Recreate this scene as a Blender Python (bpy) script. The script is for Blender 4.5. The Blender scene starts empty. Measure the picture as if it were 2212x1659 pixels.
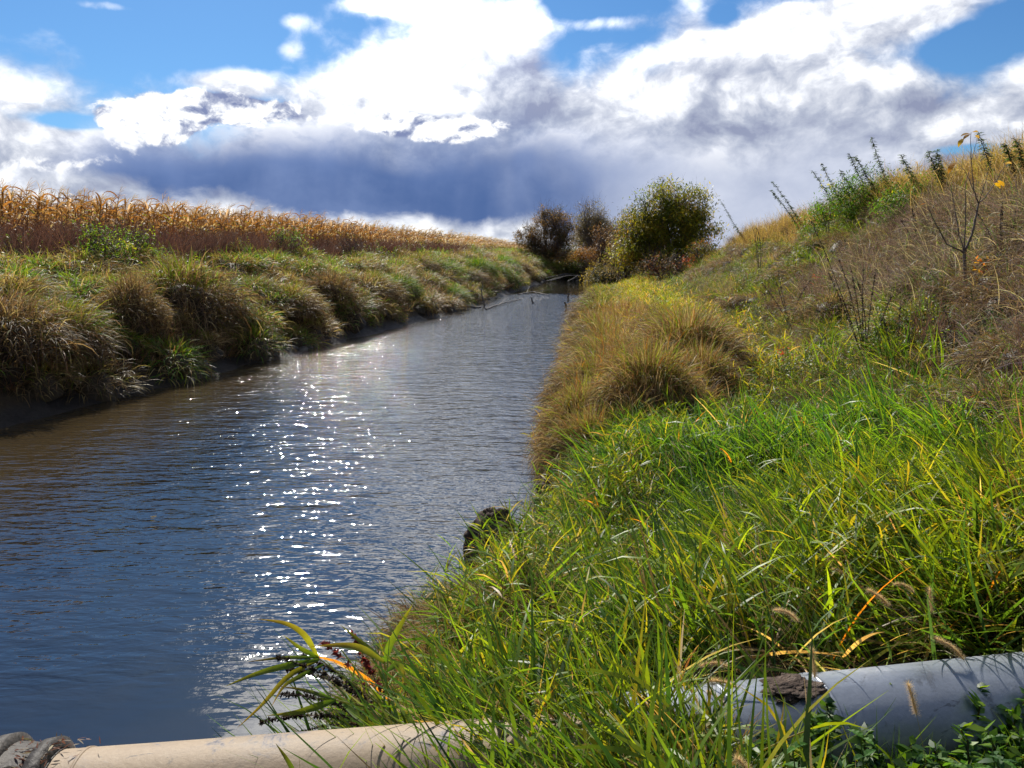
import bpy, math, random
import numpy as np
from mathutils import Vector, Matrix, Euler

random.seed(7)
R = np.random.RandomState(11)
scene = bpy.context.scene
COL = scene.collection
rad = math.radians

# ------------------------------------------------------------------ camera
CAM_H = 3.0
PITCH = rad(9.5)
FPX = 1671.0                       # focal length in pixels of a 2212 px wide frame
cam_data = bpy.data.cameras.new("camera")
cam_data.sensor_width = 36.0
cam_data.lens = 36.0 * FPX / 2212.0
cam_data.clip_start = 0.05
cam_data.clip_end = 3000.0
camera = bpy.data.objects.new("camera", cam_data)
COL.objects.link(camera)
camera.location = (0, 0, CAM_H)
camera.rotation_euler = (rad(90) - PITCH, 0, 0)
scene.camera = camera

SUN_AZ, SUN_EL = rad(-18), rad(41)     # azimuth measured from +Y towards +X
EXPOSURE = 0.58
scene.view_settings.view_transform = 'Standard'
scene.view_settings.look = 'None'
scene.view_settings.exposure = EXPOSURE
scene.view_settings.gamma = 1.0
scene.view_settings.use_curve_mapping = False
scene.render.engine = 'CYCLES'
cy = scene.cycles
cy.max_bounces = 7
cy.diffuse_bounces = 3
cy.glossy_bounces = 3
cy.transmission_bounces = 4
cy.transparent_max_bounces = 6
cy.sample_clamp_indirect = 4.0
cy.use_denoising = True
cy.caustics_reflective = False
cy.caustics_refractive = False
cy.use_adaptive_sampling = True
cy.adaptive_threshold = 0.02

def ray(px, py):
    """direction through a point of the 2212 x 1659 picture, scaled so that y = 1"""
    cx, cyy = px - 1106.0, py - 829.5
    f = FPX * math.cos(PITCH) - cyy * math.sin(PITCH)
    d = FPX * math.sin(PITCH) + cyy * math.cos(PITCH)
    return cx / f, -d / f

def azel(px, py):
    a, b = ray(px, py)
    return math.degrees(math.atan(a)), math.degrees(math.atan2(b, math.hypot(1, a)))

# ------------------------------------------------------------------ node helpers
class V:
    """a value socket with arithmetic"""
    def __init__(s, nt, sock): s.nt, s.s = nt, sock
    def _m(s, op, *a, clamp=False):
        n = s.nt.nodes.new('ShaderNodeMath'); n.operation = op; n.use_clamp = clamp
        for i, v in enumerate((s,) + a):
            if isinstance(v, V): s.nt.links.new(v.s, n.inputs[i])
            else: n.inputs[i].default_value = v
        return V(s.nt, n.outputs[0])
    def __add__(s, o): return s._m('ADD', o)
    __radd__ = __add__
    def __sub__(s, o): return s._m('SUBTRACT', o)
    def __rsub__(s, o): return (s * -1.0) + o
    def __mul__(s, o): return s._m('MULTIPLY', o)
    __rmul__ = __mul__
    def __truediv__(s, o): return s._m('DIVIDE', o)
    def clamp(s): return s._m('ADD', 0.0, clamp=True)
    def ss(s, a, b):
        n = s.nt.nodes.new('ShaderNodeMapRange'); n.interpolation_type = 'SMOOTHSTEP'
        s.nt.links.new(s.s, n.inputs[0]); n.inputs[1].default_value = a; n.inputs[2].default_value = b
        return V(s.nt, n.outputs[0])

def new(nt, t, **k):
    n = nt.nodes.new(t)
    for a, b in k.items(): setattr(n, a, b)
    return n

def setin(nt, sock, v):
    if isinstance(v, V): nt.links.new(v.s, sock)
    elif hasattr(v, 'is_output'): nt.links.new(v, sock)
    else: sock.default_value = v

def noise(nt, vec, scale, detail=2.0, rough=0.5, dist=0.0, dims='3D', color=False):
    n = new(nt, 'ShaderNodeTexNoise', noise_dimensions=dims)
    if vec is not None: nt.links.new(vec, n.inputs['Vector'])
    n.inputs['Scale'].default_value = scale; n.inputs['Detail'].default_value = detail
    n.inputs['Roughness'].default_value = rough; n.inputs['Distortion'].default_value = dist
    return n.outputs['Color'] if color else V(nt, n.outputs[0])

def combine(nt, x, y, z=0.0):
    n = new(nt, 'ShaderNodeCombineXYZ')
    for i, v in enumerate((x, y, z)): setin(nt, n.inputs[i], v)
    return n.outputs[0]

def mixc(nt, f, a, b, mode='MIX'):
    n = new(nt, 'ShaderNodeMix', data_type='RGBA', blend_type=mode)
    setin(nt, n.inputs[0], f)
    for i, v in ((6, a), (7, b)):
        if isinstance(v, (tuple, list)): n.inputs[i].default_value = (*v[:3], 1.0)
        else: setin(nt, n.inputs[i], v)
    return n.outputs[2]

def ramp(nt, f, stops):
    n = new(nt, 'ShaderNodeValToRGB'); setin(nt, n.inputs[0], f)
    e = n.color_ramp.elements
    while len(e) < len(stops): e.new(0.5)
    for i, (p, c) in enumerate(stops):
        e[i].position = p; e[i].color = (*c[:3], 1.0)
    return n.outputs[0]

def fcurve(nt, x, lo, hi, ylo, yhi, pts):
    """a curve through pts (x, y) in real units"""
    t = (x - lo) / (hi - lo)
    n = new(nt, 'ShaderNodeFloatCurve'); nt.links.new(t.s, n.inputs['Value'])
    c = n.mapping.curves[0]
    P = [((a - lo) / (hi - lo), (b - ylo) / (yhi - ylo)) for a, b in sorted(pts)]
    while len(c.points) < len(P): c.points.new(0.5, 0.5)
    for q, (a, b) in zip(c.points, P): q.location = (a, b); q.handle_type = 'AUTO'
    n.mapping.update()
    return V(nt, n.outputs[0]) * (yhi - ylo) + ylo

# ------------------------------------------------------------------ world: sky with broken clouds and a distant rain shower
world = bpy.data.worlds.new("World"); scene.world = world; world.use_nodes = True
nt = world.node_tree; nt.nodes.clear()
out = new(nt, 'ShaderNodeOutputWorld'); bg = new(nt, 'ShaderNodeBackground')
nt.links.new(bg.outputs[0], out.inputs[0])
sky = new(nt, 'ShaderNodeTexSky', sky_type='NISHITA')
sky.sun_disc = False; sky.sun_elevation = SUN_EL; sky.sun_rotation = SUN_AZ
sky.air_density = 1.0; sky.dust_density = 0.35; sky.ozone_density = 1.6
SKY_STRENGTH = 0.10
tc = new(nt, 'ShaderNodeTexCoord')
sep = new(nt, 'ShaderNodeSeparateXYZ'); nt.links.new(tc.outputs['Generated'], sep.inputs[0])
dx, dy, dz = (V(nt, sep.outputs[i]) for i in range(3))
AZ = dx._m('ARCTAN2', dy) * (180 / math.pi)
EL = dz._m('ARCSINE') * (180 / math.pi)
# softly warped coordinates, degrees
# noise is sampled on the direction itself (seamless all round), stretched low down so that far clouds lie flat
dirs = combine(nt, dx, dy, dz * 1.35)
warp = noise(nt, dirs, 9.0, 3, 0.55, color=True)
wa = new(nt, 'ShaderNodeVectorMath', operation='SCALE'); nt.links.new(warp, wa.inputs[0]); wa.inputs[3].default_value = 0.055
wb = new(nt, 'ShaderNodeVectorMath', operation='ADD'); nt.links.new(dirs, wb.inputs[0]); nt.links.new(wa.outputs[0], wb.inputs[1])
def shifted(dxv, dyv, dzv):
    n = new(nt, 'ShaderNodeVectorMath', operation='ADD'); nt.links.new(wb.outputs[0], n.inputs[0]); n.inputs[1].default_value = (dxv, dyv, dzv)
    return n.outputs[0]
CN = dict(detail=9, rough=0.56)
n1 = noise(nt, wb.outputs[0], 7.0, **CN)
n2 = noise(nt, shifted(-0.010, 0, 0.034), 7.0, **CN)          # the same field a little nearer the sun
nb = noise(nt, shifted(3.1, 1.7, 0.4), 2.6, 6, 0.5)
n3 = noise(nt, shifted(0.3, 5.7, 2.4), 15.0, 8, 0.6)
n3s = noise(nt, shifted(0.3 - 0.004, 5.7, 2.4 + 0.014), 15.0, 8, 0.6)

def blob(px, py, rx, ry):
    a, e = azel(px, py); k = 33.5 / 1106
    u = (AZ - a) / (rx * k); v = (EL - e) / (ry * k)
    return (u * u + v * v)._m('MULTIPLY', -1.0)._m('EXPONENT')

def curve_px(pts, left, right, above=-10, below=40):
    P = [azel(*p) for p in pts]
    return fcurve(nt, AZ, -180, 180, above, below, [(-180, left), (-60, left)] + P + [(60, right), (180, right)])

TOP = curve_px([(0, 130), (110, 140), (220, 165), (330, 195), (420, 215), (500, 165), (570, 150), (640, 90), (720, 35), (830, 5), (960, 5), (1080, -25), (1160, 5),
                (1230, 75), (1330, 85), (1420, 85), (1470, 50), (1540, 5), (1640, -20), (1760, 0), (1900, 30), (2010, 90), (2150, 110), (2212, 90)], 14, 16)
F = (TOP - EL._m('MINIMUM', 25.0)) * 0.42 + (n1 - 0.5) * 5.2 + 0.1  # cover held up overhead and behind: unseen clouds added for fill light
F = F + (nb - 0.5) * 9.0 * EL.ss(18, 34) + EL.ss(18, 30) * 3.6
F = F + 1.0 * blob(1750, 60, 220, 60) - 3.2 * blob(2090, 100, 70, 32) - 2.4 * blob(150, 262, 75, 14) - 2.3 * blob(2080, 322, 90, 14) - 1.6 * blob(1560, 40, 40, 30) - 1.0 * blob(640, 115, 80, 40)
F = F + 1.9 * blob(215, 10, 110, 16) + 1.5 * blob(625, 45, 45, 26) + 1.5 * blob(455, 3, 60, 8) + 1.2 * blob(1300, 50, 110, 18) + 3.4 * blob(1900, 25, 160, 30) + 1.6 * blob(625, 108, 40, 24) + 2.2 * blob(490, 178, 90, 26)
F = F + 2.6 * blob(850, 10, 120, 22)
def ball(a, e, ra, re):
    u = (AZ - a) / ra; v = (EL - e) / re
    return (u * u + v * v)._m('MULTIPLY', -1.0)._m('EXPONENT')
F = F + 9.0 * ball(-15, 33, 11, 4.2) + 5.5 * ball(14, 27, 15, 4) + 3.0 * ball(-32, 24, 7, 3)
COVER = F.ss(-0.15, 1.35)

glow = blob(900, 60, 520, 210)
lum = (n1 - n2) * 3.4 + (n3 - n3s) * 1.5 + 0.83 + glow * 0.17
lum = lum - 0.55 * blob(1185, 175, 120, 42) - 0.22 * blob(1545, 115, 110, 50) - 0.25 * blob(1310, 130, 60, 35) - 0.12 * blob(1730, 160, 110, 50) \
    - 0.45 * blob(1180, 240, 210, 60) - 0.18 * blob(1450, 260, 300, 60) - 0.15 * blob(1950, 270, 200, 60) - 0.35 * blob(320, 225, 90, 26) - 0.22 * blob(60, 330, 200, 50) \
    - 0.12 * blob(2000, 200, 260, 90) - 0.25 * blob(780, 225, 60, 40)
lum = lum - EL.ss(17, 32) * 0.10 - 0.48 * blob(420, 420, 460, 50) - 0.30 * blob(950, 500, 300, 30) - 0.25 * blob(1700, 330, 330, 90) - 0.25 * blob(1900, 230, 300, 40)
body = ramp(nt, lum.clamp(), [(0.0, (0.26, 0.29, 0.42)), (0.35, (0.42, 0.46, 0.57)), (0.62, (0.64, 0.67, 0.75)), (0.85, (0.92, 0.94, 0.99)), (1.0, (1.12, 1.12, 1.12))])

# the rain shower: a dark indigo bank between an upper and a lower ragged edge
UP = curve_px([(0, 400), (80, 360), (160, 290), (260, 250), (480, 235), (640, 235), (720, 230), (800, 250), (1000, 255), (1160, 235), (1300, 270), (1420, 280), (1560, 280), (1720, 270), (1850, 270), (1960, 290), (2010, 400), (2212, 480)], 2, 2)
LO = curve_px([(0, 420), (150, 372), (240, 395), (380, 420), (520, 440), (720, 480), (850, 474), (960, 488), (1040, 505), (1106, 490), (1180, 495), (1260, 560), (1500, 640), (2212, 700)], -2, -8)
M = ((UP - EL) + (n1 - 0.5) * 5.0).ss(-1.3, 3.8) * ((EL - LO) + (n3 - 0.5) * 3.4).ss(-0.4, 0.9)
sn = noise(nt, combine(nt, AZ * 0.16, EL * 0.06), 1.0, 3, 0.5, dims='2D')
side = (AZ + (sn - 0.5) * 14).ss(azel(1080, 400)[0], azel(1560, 400)[0])
side2 = ((UP - EL) * 1.0 + (sn - 0.5) * 6).ss(0, 5.5)
deep = mixc(nt, side2, (0.16, 0.24, 0.48), (0.072, 0.130, 0.315))
deep = mixc(nt, (n1.ss(0.35, 0.7)) * 0.45, deep, (0.24, 0.32, 0.55))
shaft = noise(nt, combine(nt, AZ * 0.35 - EL * 0.05, EL * 0.02), 1.0, 3, 0.6, dims='2D')
deep = mixc(nt, shaft.ss(0.35, 0.9) * 0.16, deep, (0.26, 0.33, 0.55))
bright = ball(-11, 20, 20, 9) * 0.35 + ball(-15, 33, 13, 6) * 1.5 + ball(10, 27, 16, 5) * 0.9 + ball(-1, 19, 15, 5) * 0.8 + 1.0
bn = new(nt, 'ShaderNodeVectorMath', operation='SCALE'); nt.links.new(body, bn.inputs[0]); nt.links.new(bright.s, bn.inputs[3]); body = bn.outputs[0]
storm = mixc(nt, side, deep, ramp(nt, n1 * 0.6 + n3 * 0.4, [(0.3, (0.36, 0.41, 0.56)), (0.65, (0.60, 0.64, 0.76))]))
col = mixc(nt, M, body, storm)
# two bright cumulus shelves in front of the shower
pf = blob(500, 236, 215, 38) * 2.0 + blob(330, 272, 110, 42) * 1.7 + blob(960, 276, 190, 30) * 2.1 + blob(60, 350, 180, 28) * 1.0
pf = pf * 1.25 + (n3 - 0.5) * 3.6 + (n1 - 0.5) * 2.0
PUFF = pf.ss(0.85, 1.35)
pl = ((n3 - n3s) * 7.5 + 0.92 + (n1 - n2) * 2.0 - 0.32 * blob(350, 290, 70, 26) - 0.35 * blob(980, 300, 170, 10) - 0.22 * blob(470, 205, 60, 14)).clamp()
pcol = ramp(nt, pl, [(0.0, (0.20, 0.24, 0.42)), (0.4, (0.42, 0.46, 0.60)), (0.75, (0.88, 0.90, 0.95)), (1.0, (1.1, 1.1, 1.1))])
col = mixc(nt, PUFF * 0.97, col, pcol)
skyc = new(nt, 'ShaderNodeVectorMath', operation='SCALE'); nt.links.new(sky.outputs[0], skyc.inputs[0]); skyc.inputs[3].default_value = SKY_STRENGTH
skyt = mixc(nt, 1.0, skyc.outputs[0], (0.33, 0.59, 0.86), 'MULTIPLY')
ccov = (COVER._m('MAXIMUM', M * 1.0))._m('MAXIMUM', PUFF)
fin = mixc(nt, ccov * 0.985, skyt, col)
fin = mixc(nt, EL.ss(-1.5, -6.0), fin, (0.10, 0.11, 0.09))
nt.links.new(fin, bg.inputs[0]); bg.inputs[1].default_value = 0.75
world.cycles.sampling_method = 'MANUAL'; world.cycles.sample_map_resolution = 512

# ------------------------------------------------------------------ sun
sl = bpy.data.lights.new("sun", 'SUN'); sl.energy = 5.0; sl.angle = rad(0.53); sl.color = (1.0, 0.94, 0.84)
sun = bpy.data.objects.new("sun", sl); COL.objects.link(sun)
sd = Vector((math.sin(SUN_AZ) * math.cos(SUN_EL), math.cos(SUN_AZ) * math.cos(SUN_EL), math.sin(SUN_EL)))
sun.rotation_euler = sd.to_track_quat('Z', 'Y').to_euler()
sun.location = (-20, 60, 60)

# ------------------------------------------------------------------ materials
def material(name):
    m = bpy.data.materials.new(name); m.use_nodes = True
    t = m.node_tree; t.nodes.clear()
    o = new(t, 'ShaderNodeOutputMaterial')
    return m, t, o

def leaf_material(name, instanced, trans=0.5, rough=0.45, spec=0.40, tcol=(2.1, 1.85, 0.7)):
    m, t, o = material(name)
    a = new(t, 'ShaderNodeAttribute', attribute_name='col')
    c = a.outputs['Color']
    if instanced:
        b = new(t, 'ShaderNodeAttribute', attribute_name='tint', attribute_type='INSTANCER')
        c = mixc(t, 1.0, c, b.outputs['Color'], 'MULTIPLY')
    tcn = new(t, 'ShaderNodeTexCoord')
    nz = noise(t, tcn.outputs['Object'], 14.0, 3, 0.6)
    c = mixc(t, 1.0, c, ramp(t, nz, [(0.25, (0.72, 0.70, 0.66)), (0.75, (1.25, 1.28, 1.2))]), 'MULTIPLY')
    p = new(t, 'ShaderNodeBsdfPrincipled'); t.links.new(c, p.inputs['Base Color'])
    p.inputs['Roughness'].default_value = rough; p.inputs['Specular IOR Level'].default_value = spec
    tr = new(t, 'ShaderNodeBsdfTranslucent')
    t.links.new(mixc(t, 1.0, c, tcol, 'MULTIPLY'), tr.inputs[0])
    mx = new(t, 'ShaderNodeMixShader'); mx.inputs[0].default_value = trans
    t.links.new(p.outputs[0], mx.inputs[1]); t.links.new(tr.outputs[0], mx.inputs[2]); t.links.new(mx.outputs[0], o.inputs[0])
    return m

LEAF_I = leaf_material('blade_scattered', True)
LEAF = leaf_material('blade', False, rough=0.55, spec=0.3)
DRY = leaf_material('dry_blade', False, 0.45, 0.55, 0.3, (1.35, 1.25, 0.9))
DRY_I = leaf_material('dry_blade_scattered', True, 0.45, 0.5, 0.35, (1.35, 1.3, 0.95))
CROWN = leaf_material('tree_leaf', False, 0.50, 0.5, 0.3, (2.2, 2.0, 0.7))

def rough_material(name, stops, scale=6.0, rough=0.8, bump=0.3, metallic=0.0, spec=0.3, detail=6, bscale=None):
    m, t, o = material(name)
    tcn = new(t, 'ShaderNodeTexCoord')
    nz = noise(t, tcn.outputs['Object'], scale, detail, 0.62)
    p = new(t, 'ShaderNodeBsdfPrincipled')
    t.links.new(ramp(t, nz, stops), p.inputs['Base Color'])
    p.inputs['Roughness'].default_value = rough; p.inputs['Metallic'].default_value = metallic
    p.inputs['Specular IOR Level'].default_value = spec
    b = new(t, 'ShaderNodeBump'); b.inputs['Strength'].default_value = bump; b.inputs['Distance'].default_value = 0.02
    nb_ = noise(t, tcn.outputs['Object'], bscale or scale * 4, 6, 0.6)
    t.links.new(nb_.s, b.inputs['Height']); t.links.new(b.outputs[0], p.inputs['Normal'])
    t.links.new(p.outputs[0], o.inputs[0])
    return m

BARK = rough_material('bark', [(0.3, (0.055, 0.042, 0.035)), (0.7, (0.17, 0.14, 0.12))], 12)
TWIG = rough_material('twig', [(0.3, (0.045, 0.03, 0.025)), (0.7, (0.12, 0.085, 0.07))], 20)
GREYTWIG = rough_material('grey_twig', [(0.3, (0.10, 0.085, 0.08)), (0.7, (0.26, 0.23, 0.22))], 8)
STONE = rough_material('wet_stone', [(0.3, (0.03, 0.028, 0.026)), (0.7, (0.15, 0.14, 0.125))], 5, 0.6, 0.5, spec=0.3)
CLOD = rough_material('dark_soil', [(0.3, (0.022, 0.015, 0.012)), (0.55, (0.075, 0.050, 0.036)), (0.8, (0.19, 0.15, 0.12))], 22, 0.85, 1.0, bscale=60)
DRIFTWOOD = rough_material('driftwood', [(0.3, (0.035, 0.03, 0.028)), (0.7, (0.20, 0.18, 0.16))], 10, 0.7)
RUBBER = rough_material('black_rubber', [(0.3, (0.018, 0.016, 0.015)), (0.62, (0.05, 0.042, 0.036)), (0.8, (0.16, 0.12, 0.09))], 7, 0.6, 0.5)

# ------------------------------------------------------------------ objects
def tag(o, label=None, cat=None, group=None, kind=None):
    if label: o['label'] = label
    if cat: o['category'] = cat
    if group: o['group'] = group
    if kind: o['kind'] = kind
    return o

def raw_mesh(name, verts, faces, mat=None, cols=None, smooth=True):
    """faces: (n,4) or (n,3) int array, or list"""
    me = bpy.data.meshes.new(name)
    verts = np.asarray(verts, dtype=np.float32)
    if isinstance(faces, np.ndarray):
        k = faces.shape[1]
        me.vertices.add(len(verts)); me.vertices.foreach_set('co', verts.ravel())
        me.loops.add(faces.size); me.loops.foreach_set('vertex_index', faces.astype(np.int32).ravel())
        me.polygons.add(len(faces)); me.polygons.foreach_set('loop_start', np.arange(0, faces.size, k, dtype=np.int32))
        me.polygons.foreach_set('loop_total', np.full(len(faces), k, dtype=np.int32))
    else:
        me.from_pydata(verts.tolist(), [], faces)
    me.update(calc_edges=True)
    me.polygons.foreach_set('use_smooth', np.full(len(me.polygons), smooth))
    if cols is not None:
        a = me.attributes.new('col', 'FLOAT_COLOR', 'POINT')
        c = np.ones((len(verts), 4), dtype=np.float32); c[:, :3] = cols
        a.data.foreach_set('color', c.ravel())
    if mat: me.materials.append(mat)
    return me

def link(name, me, parent=None, loc=None, rot=None, scale=None):
    o = bpy.data.objects.new(name, me); COL.objects.link(o)
    if parent is not None: o.parent = parent
    if loc is not None: o.location = loc
    if rot is not None: o.rotation_euler = rot
    if scale is not None: o.scale = (scale,) * 3 if np.isscalar(scale) else scale
    return o

def empty(name, loc, rot=(0, 0, 0), scale=1.0):
    o = bpy.data.objects.new(name, None); COL.objects.link(o); o.empty_display_size = 0.2
    o.location = loc; o.rotation_euler = rot; o.scale = (scale,) * 3
    return o

class MB:
    """collects vertices, quads and colours"""
    def __init__(s): s.v, s.f, s.c, s.n = [], [], [], 0
    def add(s, v, f, c):
        v = np.asarray(v, dtype=float); f = np.asarray(f, dtype=int)
        s.v.append(v); s.f.append(f + s.n); s.n += len(v)
        c = np.asarray(c, dtype=float)
        s.c.append(np.broadcast_to(c, (len(v), 3)) if c.ndim == 1 else c)
        return s
    def mesh(s, name, mat, smooth=True):
        return raw_mesh(name, np.vstack(s.v), np.vstack(s.f), mat, np.vstack(s.c), smooth)
    def build(s, name, mat, parent=None, loc=None, rot=None, scale=None, smooth=True):
        return link(name, s.mesh(name, mat, smooth), parent, loc, rot, scale)

def blades(root, az, lean, curl, length, width, col, nseg=4, twist=None, tipw=0.04, belly=0.3, tipcol=None, swirl=0.0):
    """flat tapering blades as quad strips. lean / curl in radians from vertical; arrays of n"""
    n = len(root); A = lambda x: np.broadcast_to(np.asarray(x, float), (n,))
    az, lean, curl, length, width = map(A, (az, lean, curl, length, width))
    t = np.linspace(0, 1, nseg + 1)
    th = lean[:, None] + curl[:, None] * t[None] ** 1.3
    thm = 0.5 * (th[:, 1:] + th[:, :-1])
    azt = az[:, None] + swirl * t[None]
    azm = 0.5 * (azt[:, 1:] + azt[:, :-1])
    step = (length / nseg)[:, None]
    d = np.stack([np.sin(thm) * np.cos(azm), np.sin(thm) * np.sin(azm), np.cos(thm)], -1) * step[..., None]
    p = np.concatenate([np.zeros((n, 1, 3)), np.cumsum(d, 1)], 1) + np.asarray(root)[:, None, :]
    if twist is None: twist = R.uniform(-0.9, 0.9, n)
    tw = A(twist)
    side_h = np.stack([-np.sin(az), np.cos(az), np.zeros(n)], -1)
    fw = np.stack([np.cos(th) * np.cos(azt), np.cos(th) * np.sin(azt), -np.sin(th)], -1)
    ang = tw[:, None] * (0.4 + 1.2 * t[None])
    side = np.cos(ang)[..., None] * side_h[:, None] + np.sin(ang)[..., None] * fw
    w = np.where(t < belly, 0.55 + 0.45 * t / belly, 1 - (1 - tipw) * ((t - belly) / (1 - belly)) ** 1.4)
    hw = (width[:, None] * w[None] * 0.5)[..., None]
    v = np.stack([p - side * hw, p + side * hw], 2).reshape(-1, 3)
    k = 2 * (nseg + 1)
    base = (np.arange(n) * k)[:, None, None]
    s = (np.arange(nseg) * 2)[None, :, None]
    f = (base + s + np.array([0, 1, 3, 2])[None, None]).reshape(-1, 4)
    col = np.broadcast_to(np.asarray(col, float), (n, 3))
    if tipcol is None: c = np.repeat(col, k, 0)
    else:
        tt = np.repeat(t, 2)[None, :, None] ** 2
        c = (col[:, None] * (1 - tt) + np.broadcast_to(np.asarray(tipcol, float), (n, 3))[:, None] * tt).reshape(-1, 3)
    return v, f, c

def tube(points, radii, sides=6, col=(0.1, 0.1, 0.1), cap=False):
    P = np.asarray(points, float); r = np.broadcast_to(np.asarray(radii, float), (len(P),))
    T = np.gradient(P, axis=0); T /= np.linalg.norm(T, axis=1)[:, None] + 1e-9
    ref = np.array([0.0, 0, 1]) if abs(T[:, 2]).mean() < 0.8 else np.array([0.31, 0.95, 0])
    U = np.cross(T, ref); U /= np.linalg.norm(U, axis=1)[:, None] + 1e-9
    W = np.cross(T, U)
    a = np.arange(sides) * 2 * math.pi / sides
    v = (P[:, None] + r[:, None, None] * (np.cos(a)[None, :, None] * U[:, None] + np.sin(a)[None, :, None] * W[:, None])).reshape(-1, 3)
    i = np.arange(len(P) - 1)[:, None] * sides; j = np.arange(sides)[None]; j2 = (j + 1) % sides
    f = np.stack([i + j, i + j2, i + sides + j2, i + sides + j], -1).reshape(-1, 4)
    return v, f, np.broadcast_to(np.asarray(col, float), (len(v), 3))

def pick(palette, n, jitter=0.16):
    """palette: [(weight, colour)]"""
    w = np.array([p[0] for p in palette], float); w /= w.sum()
    c = np.array([p[1] for p in palette], float)[R.choice(len(w), n, p=w)]
    return c * (1 + R.uniform(-jitter, jitter, (n, 1))) * (1 + R.uniform(-0.07, 0.07, (n, 3)))

GREEN = (0.066, 0.145, 0.018); DEEP = (0.028, 0.078, 0.018); BRIGHT = (0.140, 0.235, 0.016); YELLOW = (0.25, 0.26, 0.028)
STRAW = (0.35, 0.265, 0.135); PALE = (0.48, 0.39, 0.24); RUSSET = (0.205, 0.118, 0.060); BROWN = (0.120, 0.080, 0.050)
PLUM = (0.165, 0.114, 0.114); ORANGE = (0.42, 0.17, 0.025); BLUEGREEN = (0.045, 0.115, 0.05)
# ------------------------------------------------------------------ terrain
def interp_s(x, pts):
    xs, ys = zip(*pts)
    xs, ys = np.array(xs, float), np.array(ys, float)
    # smooth monotone-ish interpolation: linear on a lightly blurred table
    g = np.linspace(xs[0], xs[-1], 1500); y = np.interp(g, xs, ys)
    k = np.ones(15) / 15; yp = np.convolve(np.pad(y, 7, 'edge'), k, 'valid')
    return np.interp(x, g, yp)

LEFT = [(-60, -13), (0, -10.6), (6, -10.2), (8, -9.9), (13.5, -8.9), (18, -7.9), (24, -6.6), (31, -5.0), (38.6, -3.5), (50, -1.7), (70, 1.2), (91, 4.0), (96, 5.0), (101, 9), (106, 22), (112, 50), (130, 80), (420, 100)]
RIGHT = [(-60, -1.0), (0, -0.5), (2.2, -0.80), (3, -0.90), (4.3, -1.32), (5.0, -1.02), (5.7, -0.40), (6.7, 0.22), (8.0, 0.42), (9.4, 0.52), (13.4, 0.92), (18, 1.30), (23.9, 1.85), (34, 2.9), (45, 4.3), (52, 5.0), (60, 6.6), (71, 8.6), (78, 11), (84, 18), (92, 36), (104, 70), (130, 90), (420, 110)]
def XL(y): return interp_s(y, LEFT)
def XR(y): return interp_s(y, RIGHT)

def lattice(seed): return np.random.RandomState(seed).rand(256, 256)
_L = [lattice(s) for s in range(40, 46)]
def vn(x, y, s=0):
    L = _L[s % 6]; x = np.asarray(x, float) + 1000; y = np.asarray(y, float) + 1000
    xi = np.floor(x).astype(int); yi = np.floor(y).astype(int); fx = x - xi; fy = y - yi
    fx = fx * fx * (3 - 2 * fx); fy = fy * fy * (3 - 2 * fy)
    g = lambda a, b: L[a % 256, b % 256]
    return (g(xi, yi) * (1 - fx) + g(xi + 1, yi) * fx) * (1 - fy) + (g(xi, yi + 1) * (1 - fx) + g(xi + 1, yi + 1) * fx) * fy
def fb(x, y, s=0): return (vn(x, y, s) + 0.5 * vn(x * 2.1, y * 2.1, s + 1) + 0.25 * vn(x * 4.3, y * 4.3, s + 2)) / 1.75 - 0.5

CREST = [(0, 1.22), (15, 1.22), (20, 1.16), (30, 1.0), (45, 0.66), (60, 0.5), (90, 0.45), (400, 0.5)]
def height(x, y):
    x = np.asarray(x, float); y = np.asarray(y, float)
    wob = (vn(y * 0.9, x * 0.0 + 3.3, 1) - 0.5) * 0.5
    sl_ = XL(y) - x + wob * 0.8 * np.clip((y - 8) / 10, 0, 1.6)
    sr = x - XR(y) + wob * 0.5 * np.clip((y - 7) / 8, 0, 1)
    shelf = np.interp(y, [40, 48, 66, 76], [0, 1.6, 2.2, 0.3])
    hl = np.interp(sl_, [-3, -1, 0, 0.30, 0.7, 1.2, 2.1, 3.5, 5.5, 7.5, 9, 30], [-1.0, -0.35, 0, 0.14, 0.50, 0.95, 1.40, 2.0, 2.5, 2.75, 2.8, 2.9])
    shl = np.where(sr < 0.3, sr, np.maximum(0.3, sr - shelf))
    near = np.interp(y, [3.0, 6.0], [1, 0])
    cr = np.interp(y, [a for a, b in CREST], [b for a, b in CREST])
    hr = np.interp(shl, [-3, -1, 0, 0.3, 0.5, 1.0, 2.5, 4.0, 5.5, 7.2, 8.2, 10, 30], [-1.0, -0.35, 0, 0.22, 0.52, 0.78, 1.0, 1.35, 2.1, 3.35, 3.8, 4.0, 4.1])
    hr = np.where(hr > 1.2, 1.2 + (hr - 1.2) * cr, hr)
    hr = hr + near * np.interp(sr, [0, 0.4, 1, 3], [0, 0.45, 0.42, 0.15])
    land = np.maximum(hl, hr)
    bump = fb(x * 0.55, y * 0.55, 2) * 0.5 + fb(x * 1.3, y * 1.3, 3) * 0.42 + fb(x * 0.30, y * 0.30, 5) * 0.7 * np.clip((land - 1.6) / 1.5, 0, 1) * (x > 0)
    fine = fb(x * 4.5, y * 4.5, 1) * 0.16 * np.clip((land + 0.05) * 6, 0, 1) * np.clip((1.0 - land) * 2, 0, 1)
    return land + fine + bump * np.clip((land - 0.15) * 1.1, 0, 1) + np.clip((y - 140) / 300, 0, 1) * 0

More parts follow.
